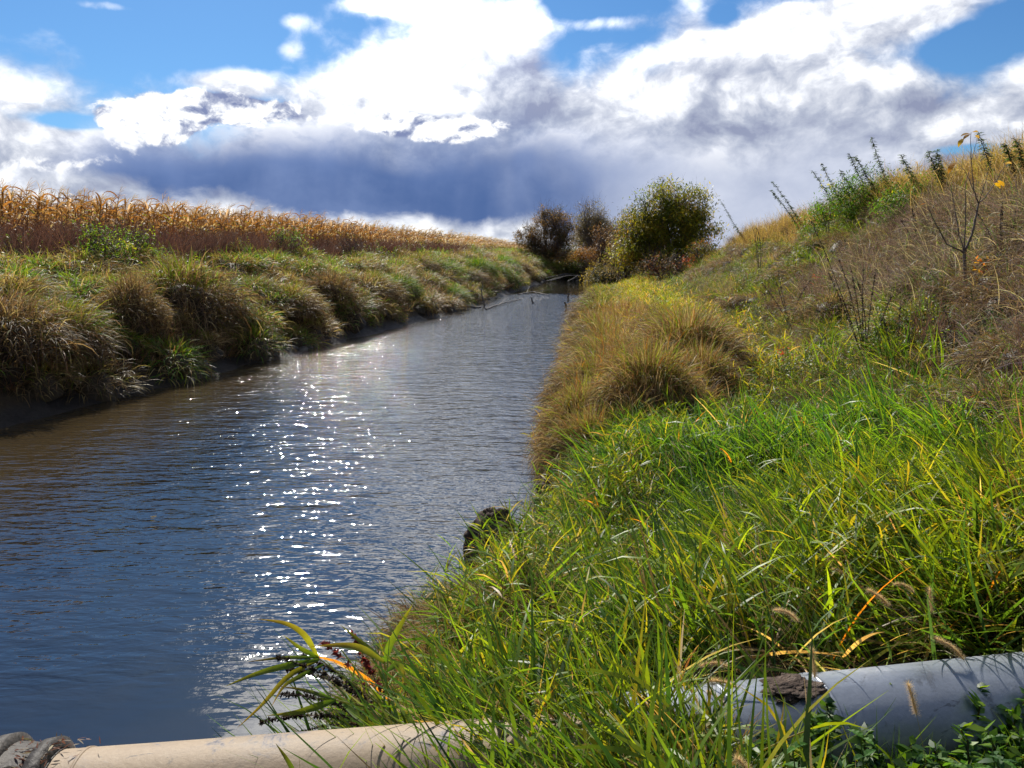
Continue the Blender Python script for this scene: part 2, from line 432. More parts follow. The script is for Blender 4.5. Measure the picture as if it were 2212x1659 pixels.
def graded(a, b, n0, fine, growth):
    out_ = [0.0]; st = fine
    while out_[-1] < b: out_.append(out_[-1] + st); st *= growth
    neg = [0.0]; st = fine
    while neg[-1] > a: neg.append(neg[-1] - st); st *= growth
    return np.array(sorted(set(neg + out_)))
gy = np.concatenate([np.arange(-60, -2, 2.0), np.arange(-2, 16, 0.14), np.arange(16, 40, 0.3), np.arange(40, 125, 0.7), np.array([130, 140, 155, 175, 200, 240, 300, 400, 600, 900, 1400.])])
gu = graded(-900, 900, 0, 0.13, 1.035)
# columns follow the river between its banks so that the bank edge stays crisp
GY, GU = np.meshgrid(gy, gu, indexing='ij')
mid = 0.5 * (XL(GY) + XR(GY))
mid = np.where(GY > 80, np.interp(GY, [80, 125, 1400], [6.0, 10, 10]), mid)
GX = GU + mid
GZ = height(GX, GY)
far = np.hypot(GX, GY)
verts = np.stack([GX, GY, GZ], -1).reshape(-1, 3)
a, b = GX.shape
i = np.arange(a - 1)[:, None] * b + np.arange(b - 1)[None]
faces = np.stack([i, i + 1, i + b + 1, i + b], -1).reshape(-1, 4)

m, t, o = material('bank_soil')
geo = new(t, 'ShaderNodeNewGeometry'); sp = new(t, 'ShaderNodeSeparateXYZ'); t.links.new(geo.outputs['Position'], sp.inputs[0])
z = V(t, sp.outputs[2])
na = noise(t, geo.outputs['Position'], 1.7, 8, 0.62); nb2 = noise(t, geo.outputs['Position'], 14.0, 6, 0.65)
soil = ramp(t, na * 0.6 + nb2 * 0.4, [(0.3, (0.022, 0.016, 0.010)), (0.5, (0.05, 0.036, 0.022)), (0.7, (0.09, 0.075, 0.035))])
mud = ramp(t, na * 0.5 + nb2 * 0.5, [(0.35, (0.018, 0.015, 0.012)), (0.6, (0.042, 0.035, 0.029)), (0.75, (0.085, 0.072, 0.06))])
wet = (z + (na - 0.5) * 0.25).ss(0.34, 0.16)
p = new(t, 'ShaderNodeBsdfPrincipled'); t.links.new(mixc(t, wet, soil, mud), p.inputs['Base Color'])
rr = (1.0 - wet * 0.42) * 0.95
t.links.new(rr.s, p.inputs['Roughness']); p.inputs['Specular IOR Level'].default_value = 0.22
bmp = new(t, 'ShaderNodeBump'); bmp.inputs['Strength'].default_value = 0.7; bmp.inputs['Distance'].default_value = 0.05
t.links.new((nb2 + noise(t, geo.outputs['Position'], 55, 4, 0.6) * 0.4).s, bmp.inputs['Height']); t.links.new(bmp.outputs[0], p.inputs['Normal'])
t.links.new(p.outputs[0], o.inputs[0])
SOIL = m
ground = link('ground', raw_mesh('ground', verts, faces, SOIL)); tag(ground, kind='structure')

# ------------------------------------------------------------------ water
m, t, o = material('river_water')
geo = new(t, 'ShaderNodeNewGeometry'); sp = new(t, 'ShaderNodeSeparateXYZ'); t.links.new(geo.outputs['Position'], sp.inputs[0])
x_, y_ = V(t, sp.outputs[0]), V(t, sp.outputs[1])
calm = (noise(t, geo.outputs['Position'], 0.33, 2, 0.5) + (1.0 - (((x_ + 1.6) * (x_ + 1.6) * 0.10) + ((y_ - 3.2) * (y_ - 3.2) * 0.16)).clamp()) * -0.55).ss(-0.05, 0.50)
calm2 = ((noise(t, geo.outputs['Position'], 0.16, 2, 0.5)) + y_.ss(52, 66) * -0.6).ss(0.05, 0.35)
calm = calm * calm2
rot = new(t, 'ShaderNodeMapping'); t.links.new(geo.outputs['Position'], rot.inputs[0]); rot.inputs['Rotation'].default_value = (0, 0, rad(14)); rot.inputs['Scale'].default_value = (0.62, 1.75, 1)
w1 = noise(t, rot.outputs[0], 2.1, 2, 0.5, 0.25)
w2 = noise(t, rot.outputs[0], 6.2, 2, 0.5, 0.3)
w3 = noise(t, geo.outputs['Position'], 22, 2, 0.5)
hgt = w1 * 0.060 + w2 * 0.032 + w3 * 0.0050
hgt = hgt * (calm * 0.88 + 0.07) * (y_.ss(5.5, 14.0) * 0.5 + 0.5 + y_.ss(14, 32) * 0.5) + noise(t, geo.outputs['Position'], 0.9, 1, 0.5) * 0.035
bm = new(t, 'ShaderNodeBump'); bm.inputs['Strength'].default_value = 1.0; bm.inputs['Distance'].default_value = 0.85
t.links.new(hgt.s, bm.inputs['Height'])
p = new(t, 'ShaderNodeBsdfPrincipled')
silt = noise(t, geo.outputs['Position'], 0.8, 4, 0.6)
t.links.new(mixc(t, (x_ + y_ * -0.12 + (silt - 0.5) * 2.0).ss(-5.2, -9.0), ramp(t, silt, [(0.3, (0.006, 0.006, 0.006)), (0.7, (0.016, 0.013, 0.009))]), (0.045, 0.032, 0.016)), p.inputs['Base Color'])  # browner toward the left bank: shallow silt, plus the bank's reflection put into the colour
p.inputs['Roughness'].default_value = 0.035; p.inputs['IOR'].default_value = 1.6; p.inputs['Specular IOR Level'].default_value = 1.0
t.links.new(bm.outputs[0], p.inputs['Normal']); t.links.new(p.outputs[0], o.inputs[0])
WATER = m
wy = np.concatenate([np.arange(-60, 0, 3.0), np.arange(0, 125, 0.5)])
wl, wr = XL(wy) - 1.2, XR(wy) + 1.2
k = 8
WX = wl[:, None] + (wr - wl)[:, None] * np.linspace(0, 1, k)[None]
wv = np.stack([WX, np.repeat(wy[:, None], k, 1), np.zeros_like(WX)], -1).reshape(-1, 3)
i = np.arange(len(wy) - 1)[:, None] * k + np.arange(k - 1)[None]
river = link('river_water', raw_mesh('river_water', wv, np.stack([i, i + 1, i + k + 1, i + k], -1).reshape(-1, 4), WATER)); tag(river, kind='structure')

def hit(px, py, zoff=0.0):
    """where the line of sight through a point of the picture first meets the land or water"""
    a, b = ray(px, py)
    y = np.concatenate([np.arange(1.2, 30, 0.02), np.arange(30, 140, 0.1)])
    zz = CAM_H + b * y; g = np.maximum(height(a * y, y), 0) + zoff
    k = np.argmax(zz <= g)
    if zz[k] > g[k]: k = len(y) - 1
    return float(a * y[k]), float(y[k]), float(max(height(a * y[k], y[k]), 0))

def at_y(px, py, y):
    a, b = ray(px, py)
    return a * y, y, CAM_H + b * y
def H(x, y): return float(height(x, y))

# ------------------------------------------------------------------ scattering
class Kit:
    """a set of clump meshes that one scatter object spreads"""
    n = 0
    def __init__(s, meshes):
        Kit.n += 1
        s.col = bpy.data.collections.new('kit_%02d' % Kit.n)
        for i, me in enumerate(meshes):
            ob = bpy.data.objects.new('clump_%02d_%02d' % (Kit.n, i), me); s.col.objects.link(ob)
        s.k = len(meshes)

def gn_group(kit):
    g = bpy.data.node_groups.new('scatter', 'GeometryNodeTree')
    g.interface.new_socket('Geometry', in_out='INPUT', socket_type='NodeSocketGeometry')
    g.interface.new_socket('Geometry', in_out='OUTPUT', socket_type='NodeSocketGeometry')
    N = g.nodes.new; L = g.links.new
    gi = N('NodeGroupInput'); go = N('NodeGroupOutput'); ci = N('GeometryNodeCollectionInfo'); iop = N('GeometryNodeInstanceOnPoints')
    ci.inputs['Collection'].default_value = kit.col; ci.inputs['Separate Children'].default_value = True; ci.inputs['Reset Children'].default_value = True
    def attr(nm, ty):
        n = N('GeometryNodeInputNamedAttribute'); n.data_type = ty; n.inputs['Name'].default_value = nm
        return [s for s in n.outputs if s.enabled and s.name == 'Attribute'][0]
    L(gi.outputs[0], iop.inputs['Points']); L(ci.outputs[0], iop.inputs['Instance'])
    iop.inputs['Pick Instance'].default_value = True
    L(attr('idx', 'INT'), iop.inputs['Instance Index']); L(attr('rot', 'FLOAT_VECTOR'), iop.inputs['Rotation']); L(attr('scl', 'FLOAT_VECTOR'), iop.inputs['Scale'])
    L(iop.outputs[0], go.inputs[0])
    return g

def scatter(name, kit, x, y, z, rot, scl, tint, label, cat):
    n = len(x)
    me = bpy.data.meshes.new(name); me.vertices.add(n)
    me.vertices.foreach_set('co', np.stack([x, y, z], -1).astype(np.float32).ravel())
    def at_(nm, ty, key, data):
        a_ = me.attributes.new(nm, ty, 'POINT'); a_.data.foreach_set(key, data.ravel())
    at_('idx', 'INT', 'value', R.randint(0, kit.k, n).astype(np.int32))
    at_('rot', 'FLOAT_VECTOR', 'vector', rot.astype(np.float32))
    if scl.ndim == 1: scl = np.repeat(scl[:, None], 3, 1)
    at_('scl', 'FLOAT_VECTOR', 'vector', scl.astype(np.float32))
    at_('tint', 'FLOAT_VECTOR', 'vector', tint.astype(np.float32))
    o = link(name, me); md = o.modifiers.new('scatter', 'NODES'); md.node_group = gn_group(kit)
    return tag(o, label, cat, kind='stuff')

def spread(n, x0, x1, y0, y1, dens, margin=300):
    """n random points kept with probability dens(x, y) and only where the picture or a step beside it could show them"""
    x = R.uniform(x0, x1, n); y = R.uniform(y0, y1, n)
    keep = R.rand(n) < dens(x, y)
    px = 1106 + FPX * x / np.maximum(y, 0.4)
    keep &= (px > -margin - 200 / np.maximum(y, 1)) & (px < 2212 + margin + 900 / np.maximum(y, 1)) & (y > 0.9)
    x, y = x[keep], y[keep]
    return x, y, height(x, y)

def clump(n, spread_, length, width, lean, curl, pal, nseg=4, dirs=None, extra=None, tip=None, **kw):
    """one tuft of n blades"""
    r = spread_ * np.sqrt(R.rand(n)); a_ = R.uniform(0, 2 * math.pi, n)
    root = np.stack([r * np.cos(a_), r * np.sin(a_), np.full(n, -0.03)], -1)
    az = R.uniform(0, 2 * math.pi, n) if dirs is None else R.normal(dirs[0], dirs[1], n)
    c = pick(pal, n)
    mb = MB()
    mb.add(*blades(root, az, R.uniform(*lean, n), R.uniform(*curl, n), R.uniform(*length, n), R.uniform(*width, n), c, nseg, tipcol=None if tip is None else pick(tip, n), **kw))
    if extra: extra(mb)
    return mb

def shoot(mb, h, nl, ll, lw, pal, az0=0, lean=0.2, root=(0, 0, 0), stemcol=(0.16, 0.17, 0.05)):
    """one leafy reed-like shoot: a stem with alternate strap leaves"""
    n = 5; s_ = np.linspace(0, 1, n); th = lean * (0.4 + 0.9 * s_)
    P = np.cumsum(np.stack([np.sin(th) * math.cos(az0), np.sin(th) * math.sin(az0), np.cos(th)], -1) * h / n, 0); P = np.vstack([[0, 0, 0], P]) + np.array(root)
    mb.add(*tube(P, np.linspace(0.004, 0.0018, n + 1) * max(1, lw / 0.012), 3, stemcol))
    k = R.uniform(0.25, 1.0, nl); k[-2:] = (0.97, 1.0)
    pts = np.stack([np.interp(k * n, np.arange(n + 1), P[:, j]) for j in range(3)], -1)
    mb.add(*blades(pts, R.uniform(0, 2 * math.pi, nl), R.uniform(0.35, 1.15, nl), R.uniform(0.2, 1.1, nl), ll * R.uniform(0.6, 1.1, nl), lw * R.uniform(0.7, 1.1, nl), pick(pal, nl), 3))

LUSH = [(4.5, GREEN), (3.4, BRIGHT), (1.3, DEEP), (1.0, YELLOW), (0.7, STRAW), (0.3, PALE)]
def lush_mesh(i):
    g = 0.0
    mb = clump(26, 0.2, (0.28, 0.72), (0.008, 0.020), (0.5, 1.55), (-0.3, 0.9), LUSH, 5, dirs=(g, 0.6))
    mb2 = clump(12, 0.22, (0.2, 0.5), (0.003, 0.008), (0.9, 1.6), (0.2, 1.6), [(2, STRAW), (1, PALE), (1.5, RUSSET)], 4)
    mb.add(np.vstack(mb2.v), np.vstack(mb2.f), np.vstack(mb2.c))
    if i % 2 == 0:
        for q in range(2): shoot(mb, R.uniform(0.25, 0.45), 6, 0.26, 0.013, [(2, GREEN), (2, BRIGHT), (1, YELLOW)], R.uniform(-0.9, 0.9), R.uniform(0.3, 0.9), (R.uniform(-.1, .1), R.uniform(-.1, .1), 0))
    return mb.mesh('lush_clump', LEAF_I)
KIT_LUSH = Kit([lush_mesh(i) for i in range(8)])
COARSE = [(3, BRIGHT), (2.5, GREEN), (1.6, YELLOW), (1.2, STRAW), (0.8, PALE), (0.6, DEEP), (0.25, ORANGE)]
KIT_COARSE = Kit([clump(11, 0.16, (0.35, 0.75), (0.011, 0.024), (0.5, 1.5), (-0.2, 1.2), COARSE, 7, dirs=(0, 1.3)).mesh('coarse_clump', LEAF_I) for i in range(8)])

DRYMIX = [(3, RUSSET), (3, BROWN), (3, STRAW), (1.2, PALE), (1.0, PLUM), (1.0, GREEN)]
def dry_mesh(i):
    mb = clump(60, 0.2, (0.25, 0.62), (0.0028, 0.0065), (0.2, 1.1), (0.3, 1.9), DRYMIX, 5, dirs=(0, 1.2))
    return mb.mesh('dry_clump', DRY_I)
KIT_DRY = Kit([dry_mesh(i) for i in range(8)])

SPRIG = [(3, GREEN), (3, BRIGHT), (2, YELLOW)]
def shoot_mesh(i):
    mb = MB()
    for q in range(7):
        shoot(mb, R.uniform(0.35, 0.75), 9, 0.24, 0.014, [(3, BRIGHT), (3, YELLOW), (1, GREEN), (0.7, STRAW)], R.uniform(0, 6.28), R.uniform(0.1, 0.6), (R.uniform(-.2, .2), R.uniform(-.2, .2), 0))
    return mb.mesh('shoot_clump', LEAF_I)
KIT_SHOOT = Kit([shoot_mesh(i) for i in range(6)])

def far_mesh(i, pal, w=(0.012, 0.024), n=60, L=(0.3, 0.75), lean=(0.1, 0.9), curl=(0.2, 1.6), s=0.32):
    return clump(n, s, L, w, lean, curl, pal, 3).mesh('far_clump', DRY_I)
KIT_FAR_DRY = Kit([far_mesh(i, DRYMIX) for i in range(6)])
KIT_FAR_GREEN = Kit([far_mesh(i, LUSH) for i in range(6)])
KIT_MIST = Kit([clump(130, 0.34, (0.25, 0.75), (0.004, 0.010), (0.0, 0.9), (0.4, 2.7), [(5, PLUM), (0.9, RUSSET), (1.2, STRAW), (1.8, PALE), (2, BROWN), (1.2, GREEN)], 5).mesh('plume_clump', DRY_I) for i in range(5)])

def weed_mesh(i, pal, stems=5, h=(0.4, 0.9), leaf=0.07, w=0.02):
    mb = MB()
    for q in range(stems):
        hh = R.uniform(*h); az0 = R.uniform(0, 6.28); ln = R.uniform(0.05, 0.5); n = 22
        s_ = np.linspace(0.1, 1, n); r0 = R.uniform(-.18, .18, 2)
        P = np.stack([r0[0] + np.sin(ln) * math.cos(az0) * s_ * hh, r0[1] + np.sin(ln) * math.sin(az0) * s_ * hh, np.cos(ln) * s_ * hh], -1)
        mb.add(*tube(np.vstack([[r0[0], r0[1], 0], P[::5]]), 0.004, 3, (0.08, 0.07, 0.03)))
        PP = np.repeat(P, 2, 0)
        mb.add(*blades(PP, R.uniform(0, 6.28, 2 * n), R.uniform(0.7, 1.5, 2 * n), R.uniform(0, 0.8, 2 * n), leaf * R.uniform(0.6, 1.3, 2 * n), w * R.uniform(0.7, 1.2, 2 * n), pick(pal, 2 * n), 2, belly=0.45))
    return mb.mesh('weed_clump', LEAF_I)
KIT_WEED = Kit([weed_mesh(i, [(3, DEEP), (3, GREEN), (1, BRIGHT), (0.5, YELLOW)]) for i in range(6)])

def rots(n, x, y, bias=None, tilt=0.12):
    rz = R.uniform(0, 2 * math.pi, n) if bias is None else R.normal(bias[0], bias[1], n) + (fb(x * 0.8 + 31, y * 0.8, 2) * 5.0 if bias[1] < 1.15 else 0)
    return np.stack([R.normal(0, tilt, n), R.normal(0, tilt, n), rz], -1)
def tints(x, y, base=1.0, dark=0.35, scale=0.9, col2=None, s=0):
    m_ = np.clip(0.5 + fb(x * scale, y * scale, s) * 1.8, 0, 1)[:, None]
    c1 = np.array([1.0, 1.0, 1.0]); c2 = np.array(col2 if col2 is not None else (0.75, 0.78, 0.85))
    return (c1 * (1 - m_) + c2 * m_) * base * (1 + R.uniform(-0.18, 0.18, (len(x), 1)))
def SR(x, y): return x - XR(y)
def SLf(x, y): return XL(y) - x
def band(v, a, b, s=0.6): return 1 / (1 + np.exp(-(v - a) / s * 4)) * 1 / (1 + np.exp((v - b) / s * 4))
# ------------------------------------------------------------------ ground cover, right bank
def tussock_mesh(n, Rr, Hh, top, sidep, low, width=(0.008, 0.016), inner=True, mat=None):
    u = np.sqrt(R.rand(n)); az = R.uniform(0, 2 * math.pi, n)
    lump = 1.05 + 0.22 * np.sin(az * 3 + R.uniform(0, 6)) + 0.14 * np.sin(az * 5 + R.uniform(0, 6))
    r = Rr * 0.72 * u * lump; dome = lambda q: Hh * 0.62 * np.sqrt(np.clip(1 - np.clip(q, 0, 1) ** 2.2, 0, 1))
    root = np.stack([r * np.cos(az), r * np.sin(az), dome(u * 0.98)], -1)
    lean = 0.1 + 1.15 * u ** 1.2 + R.normal(0, 0.28, n); curl = R.uniform(0.5, 1.1, n) + 0.9 * u
    L = Hh * R.uniform(0.28, 0.66, n) * (0.8 + 0.3 * u)
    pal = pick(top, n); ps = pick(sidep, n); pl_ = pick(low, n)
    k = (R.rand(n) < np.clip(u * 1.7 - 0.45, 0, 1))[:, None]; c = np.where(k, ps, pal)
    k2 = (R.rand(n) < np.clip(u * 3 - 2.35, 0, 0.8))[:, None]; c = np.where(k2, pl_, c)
    mb = MB(); mb.add(*blades(root, az + R.normal(0, 0.95, n), lean, curl + R.normal(0.25, .6, n), L, R.uniform(*width, n), c, 4))
    m2 = n // 2                                                      # hanging skirt
    az = R.uniform(0, 2 * math.pi, m2); zz = R.uniform(0.0, 0.5, m2) * Hh
    rr = Rr * 0.70 * (1 + 0.22 * np.sin(az * 3)) * np.sqrt(np.clip(1 - (zz / Hh / 0.8) ** 2, 0.1, 1))
    mb.add(*blades(np.stack([rr * np.cos(az), rr * np.sin(az), zz], -1), az + R.normal(0, 0.4, m2), R.uniform(0.9, 1.5, m2), R.uniform(0.9, 1.7, m2), Hh * R.uniform(0.25, 0.5, m2), R.uniform(*width, m2), pick(sidep + low, m2), 4))
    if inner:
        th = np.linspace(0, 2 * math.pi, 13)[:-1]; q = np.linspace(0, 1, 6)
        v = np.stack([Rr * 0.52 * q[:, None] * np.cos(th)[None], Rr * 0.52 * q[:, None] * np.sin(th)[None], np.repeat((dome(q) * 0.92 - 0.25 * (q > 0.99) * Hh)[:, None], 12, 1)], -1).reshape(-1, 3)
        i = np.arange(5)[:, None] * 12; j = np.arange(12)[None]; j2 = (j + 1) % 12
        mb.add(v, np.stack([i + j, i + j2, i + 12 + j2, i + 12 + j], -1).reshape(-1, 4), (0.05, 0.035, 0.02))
    return mb.mesh('tussock_blades', mat or DRY)
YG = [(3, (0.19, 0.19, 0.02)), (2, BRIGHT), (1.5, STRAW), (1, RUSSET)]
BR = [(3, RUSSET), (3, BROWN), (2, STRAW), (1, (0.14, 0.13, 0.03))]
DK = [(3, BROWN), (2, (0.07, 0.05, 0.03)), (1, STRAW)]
GR = [(4, GREEN), (2, BRIGHT), (1, YELLOW)]
BG = [(3, BRIGHT), (2, (0.06, 0.18, 0.012)), (1, YELLOW)]
KIT_LUMP_DRY = Kit([tussock_mesh(520, 1.0, 1.0, BR + YG, BR, DK, (0.010, 0.022), True, DRY_I) for i in range(4)])
KIT_LUMP_GREEN = Kit([tussock_mesh(520, 1.0, 1.0, YG + GR, GR + BR, DK, (0.012, 0.026), True, DRY_I) for i in range(4)])
def mk(name, kit, xyz, tint, scl, label, cat, bias=None, tilt=0.12, zs=-0.02, tall=1.0):
    x, y, z = xyz; n = len(x)
    s_ = R.uniform(*scl, n)
    S = np.stack([s_, s_, s_ * tall], -1)
    return scatter(name, kit, x, y, z + zs, rots(n, x, y, bias, tilt), S, tint, label, cat)

def over_pipe(x, y):
    """1 where tall grass would hide the exposed pipe from the path"""
    yp = 2.18 + (x + 1.4) * 0.178
    return ((x > 0.70) & (y < yp + 0.34) & (y > 0)).astype(float)

CL = [(-0.17, 6.6, 0.0), (0.55, 8.3, 0.0)]
def gap(x, y):
    g = 1.0
    for cx_, cy_, _ in CL: g = g * ~((np.abs(x - cx_ * y / cy_) < 0.24) & (y > cy_ - 2.1) & (y < cy_ + 0.3))
    return g
SX, SY, _ = hit(2086, 655)
clear = lambda x, y: ~((np.abs(x - SX * y / SY) < 0.22) & (y > SY - 2.2) & (y < SY + 0.1))
green_patch = lambda x, y: np.clip(0.62 + fb(x * 0.45 + 7, y * 0.45, 4) * 3.0, 0, 1)
lowland = lambda x, y: band(SR(x, y) + (vn(x * 0.8, y * 0.8, 0) - 0.5) * 1.4, -5, 4.4, 0.5)
d = lambda x, y: (SR(x, y) > 0.18) * lowland(x, y) * band(y, -3, 9.4, 1.6) * (1 - over_pipe(x, y)) * np.where(np.hypot(x, y) < 1.4, 0, 1)
dn = d; d = lambda x, y: dn(x, y) * (0.22 + 0.78 * (vn(x * 0.9 + 4, y * 0.9, 1) > 0.40)) * gap(x, y) * clear(x, y) * np.where((y > 3.3) & (SR(x, y) < 0.75), 0.16, 1)
p = spread(9000, -1.8, 8, 0.9, 12, d)
tn = tints(p[0], p[1], 1.0, scale=1.3, col2=(0.75, 0.68, 0.8))
yel = np.clip(fb(p[0] * 0.8 + 3, p[1] * 0.8, 5) * 3, 0, 1)[:, None] * np.array([0.65, 0.32, 0.0]) + 1
blu = (band(p[1], 5.6, 8.6, 0.8) * (p[0] > 0.6))[:, None]
tn = tn * yel * (1 - blu * np.array([0.28, 0.05, -0.35]))
mk('meadow_grass', KIT_LUSH, p, tn, (0.75, 1.25), 'long lush green grass leaning over across the near bank', 'grass', bias=(2.7, 0.45), tilt=0.2)

d = lambda x, y: (SR(x, y) > 0.1) * lowland(x, y) * band(y, -3, 11, 1.6) * (1 - over_pipe(x, y)) * (y > 1.5) * (0.2 + 0.8 * (vn(x * 1.0, y * 1.0, 2) > 0.5)) * gap(x, y)
p = spread(10000, -1.8, 8, 0.9, 13, d)
mk('dead_grass', KIT_DRY, p, tints(p[0], p[1], 0.95), (0.5, 0.9), 'dead brown grass lying in among the green on the near bank', 'dead grass', tilt=0.4)

d = lambda x, y: (band(SR(x, y), 0.0, 0.85, 0.2)) * (y < 9) * (y > 2.0) * gap(x, y)
p = spread(6500, -1.9, 2, 1.8, 9, d)
mk('bank_edge_grass', KIT_DRY, p, tints(p[0], p[1], 1.1, col2=(1.35, 0.95, 0.6)), (0.45, 0.85), 'wiry straw and orange grass hanging over the near water edge', 'dead grass', bias=(3.3, 0.9), tilt=0.35)

d = lambda x, y: (band(SR(x, y), 0.2, 1.4, 0.3)) * (y < 10) * (y > 3)
p = spread(700, -1.9, 3, 2.5, 10, d)
mk('edge_shoots', KIT_SHOOT, p, tints(p[0], p[1], 0.9, col2=(1.2, 0.9, 0.7)), (0.55, 0.85), 'yellow green leafy shoots among the near grass', 'grass', tilt=0.25)

# middle slope, 8 to 34 m
upland = lambda x, y: np.maximum(band(y, 8.6, 60, 1.2), (1 - lowland(x, y)) * (y > 3))
d = lambda x, y: (SR(x, y) > 0.3) * (SR(x, y) < 9.5) * upland(x, y) * (1 - 0.9 * green_patch(x, y) ** 2) * (0.25 + 0.75 * (vn(x * 1.2, y * 1.2, 0) > 0.4)) * np.clip(16 / y, 0.15, 1) * clear(x, y)
p = spread(56000, 0, 20, 4, 60, d)
s_ = SR(p[0], p[1])[:, None]
tn = tints(p[0], p[1], 1.0, scale=0.7, col2=(1.25, 1.1, 0.95), s=1)
tn = tn * np.where(s_ > 7.2, np.array([[1.5, 1.25, 0.9]]), 1.0)
mk('slope_dry_grass', KIT_DRY, p, tn, (0.45, 1.15), 'matted brown and straw grass over the right hand slope', 'dead grass', bias=(-0.3, 1.3), tilt=0.35)
d = lambda x, y: (SR(x, y) > 0.3) * (SR(x, y) < 8) * upland(x, y) * green_patch(x, y) ** 1.3 * np.clip(14 / y, 0.12, 1)
p = spread(38000, 0, 20, 4, 60, d)
mk('slope_green_grass', KIT_LUSH, p, tints(p[0], p[1], 0.95, col2=(1.5, 1.05, 0.8), s=3), (0.4, 0.9), 'green grass tufts in patches on the right hand slope', 'grass', tilt=0.3)
d = lambda x, y: (SR(x, y) > 1.2) * (SR(x, y) < 7) * band(y, 9, 40, 1.2) * (vn(x * 0.6, y * 0.6, 3) > 0.54) * np.clip(12 / y, 0.2, 1)
p = spread(11000, 0, 16, 8.5, 40, d)
mk('slope_weeds', KIT_WEED, p, tints(p[0], p[1], 1.0, col2=(1.9, 1.25, 0.9), s=2), (0.35, 0.7), 'low leafy green weeds scattered over the right hand slope', 'weeds', tilt=0.3)
# hazy plum coloured seed grass high on the slope at the right
SX, SY, _ = hit(2086, 655)
d = lambda x, y: band(SR(x, y), 5.3, 7.5, 0.4) * band(y, 5.0, 16.5, 1.5) * (0.25 + 0.75 * (vn(x * 0.8 + 2, y * 0.8, 2) > 0.42)) * ~((np.abs(x - SX * y / SY) < 0.3) & (y > SY - 2.5) & (y < SY + 0.15))
p = spread(14000, 3, 12, 5, 19, d)
mk('plume_grass', KIT_MIST, p, tints(p[0], p[1], 1.12, col2=(0.92, 0.95, 1.0)), (0.55, 1.25), 'fine plum brown seed grass high on the slope behind the sapling', 'seed grass', bias=(0.0, 1.0), tilt=0.25)
d = lambda x, y: band(SR(x, y), 2.0, 6.6, 0.5) * band(y, 11, 24, 1.0) * (vn(x * 0.7, y * 0.7, 4) > 0.56)
p = spread(5200, 2, 12, 10, 25, d)
mk('slope_seed_grass', KIT_MIST, p, tints(p[0], p[1], 1.1, col2=(1.3, 1.2, 1.0)), (0.35, 0.7), 'fine brown seed grass in drifts on the middle of the slope', 'seed grass', bias=(0.0, 1.0), tilt=0.4)
KIT_PALE = Kit([clump(60, 0.2, (0.35, 0.85), (0.004, 0.010), (0.0, 0.7), (0.2, 1.9), [(3, STRAW), (1.2, (0.30, 0.27, 0.05)), (1.2, YELLOW), (2.5, RUSSET), (1.5, BROWN), (0.8, PALE)], 5).mesh('pale_clump', DRY_I) for i in range(5)])
d = lambda x, y: band(SR(x, y), 0.0, 2.1, 0.3) * band(y, 8.9, 24, 0.5) * np.clip(14 / y, 0.3, 1) * (0.15 + 0.85 * (vn(x * 1.5, y * 1.1, 3) > 0.52))
p = spread(3200, 0, 6, 8.4, 26, d)
mk('riverside_straw', KIT_PALE, p, tints(p[0], p[1], 0.95, col2=(1.15, 0.80, 0.62), scale=1.6), (0.5, 1.2), 'loose pale straw grass standing among the tawny tussocks', 'dead grass', bias=(3.0, 1.4), tilt=0.25, zs=0.25)
# golden grass along the crest
GOLD = [(3, (0.42, 0.28, 0.08)), (2, (0.50, 0.36, 0.14)), (1, (0.35, 0.30, 0.05)), (1, RUSSET)]
KIT_GOLD = Kit([clump(70, 0.25, (0.35, 0.95), (0.005, 0.011), (0.0, 0.5), (0.1, 1.2), GOLD, 4).mesh('gold_clump', DRY_I) for i in range(5)])
d = lambda x, y: band(SR(x, y), 7.3, 9.8, 0.3) * (y > 6) * np.clip(14 / y, 0.2, 1)
p = spread(24000, 5, 22, 9, 70, d)
mk('crest_grass', KIT_GOLD, p, tints(p[0], p[1], 1.0, col2=(0.8, 0.75, 0.8)), (0.7, 1.35), 'golden seed grass standing along the crest of the right bank', 'seed grass', bias=(0, 0.8), tilt=0.2)

# yellow green shoots along the right water edge, 15 to 50 m
d = lambda x, y: band(SR(x, y), 0.1, 3.4, 0.4) * np.where(y < 14.5, 0.35, 1) * (y > 9.8) * (y < 60) * np.clip(18 / y, 0.2, 1)
p = spread(10000, 0, 12, 9.5, 62, d)
mk('riverside_shoots', KIT_SHOOT, p, tints(p[0], p[1], 1.15, col2=(1.5, 1.0, 0.6), s=2), (0.6, 1.05), 'bright yellow green leafy grass along the right water edge', 'grass', tilt=0.25)
d = lambda x, y: (SR(x, y) > 0.3 + np.interp(y, [40, 48, 66, 76], [0, 1.2, 1.8, 0.3])) * (SR(x, y) < 16) * (y > 36)
p = spread(9000, 3, 45, 36, 105, d)
mk('far_right_grass', KIT_FAR_GREEN, p, tints(p[0], p[1], 1.0, col2=(1.9, 1.1, 0.8)), (0.7, 1.2), 'green and brown grass on the far right bank', 'grass', tilt=0.2)
# rank herbs bottom right, in shade of the pipe
d = lambda x, y: (x > 0.6) * (y < 2.55 + (x - 0.6) * 0.05) * (y > 1.1)
p = spread(1000, 0.5, 4, 1.1, 3.0, d)
mk('low_grass', KIT_LUSH, p, tints(p[0], p[1], 0.9), (0.35, 0.5), 'short green grass in front of the grey pipe', 'grass', bias=(2.6, 1.2), tilt=0.3)

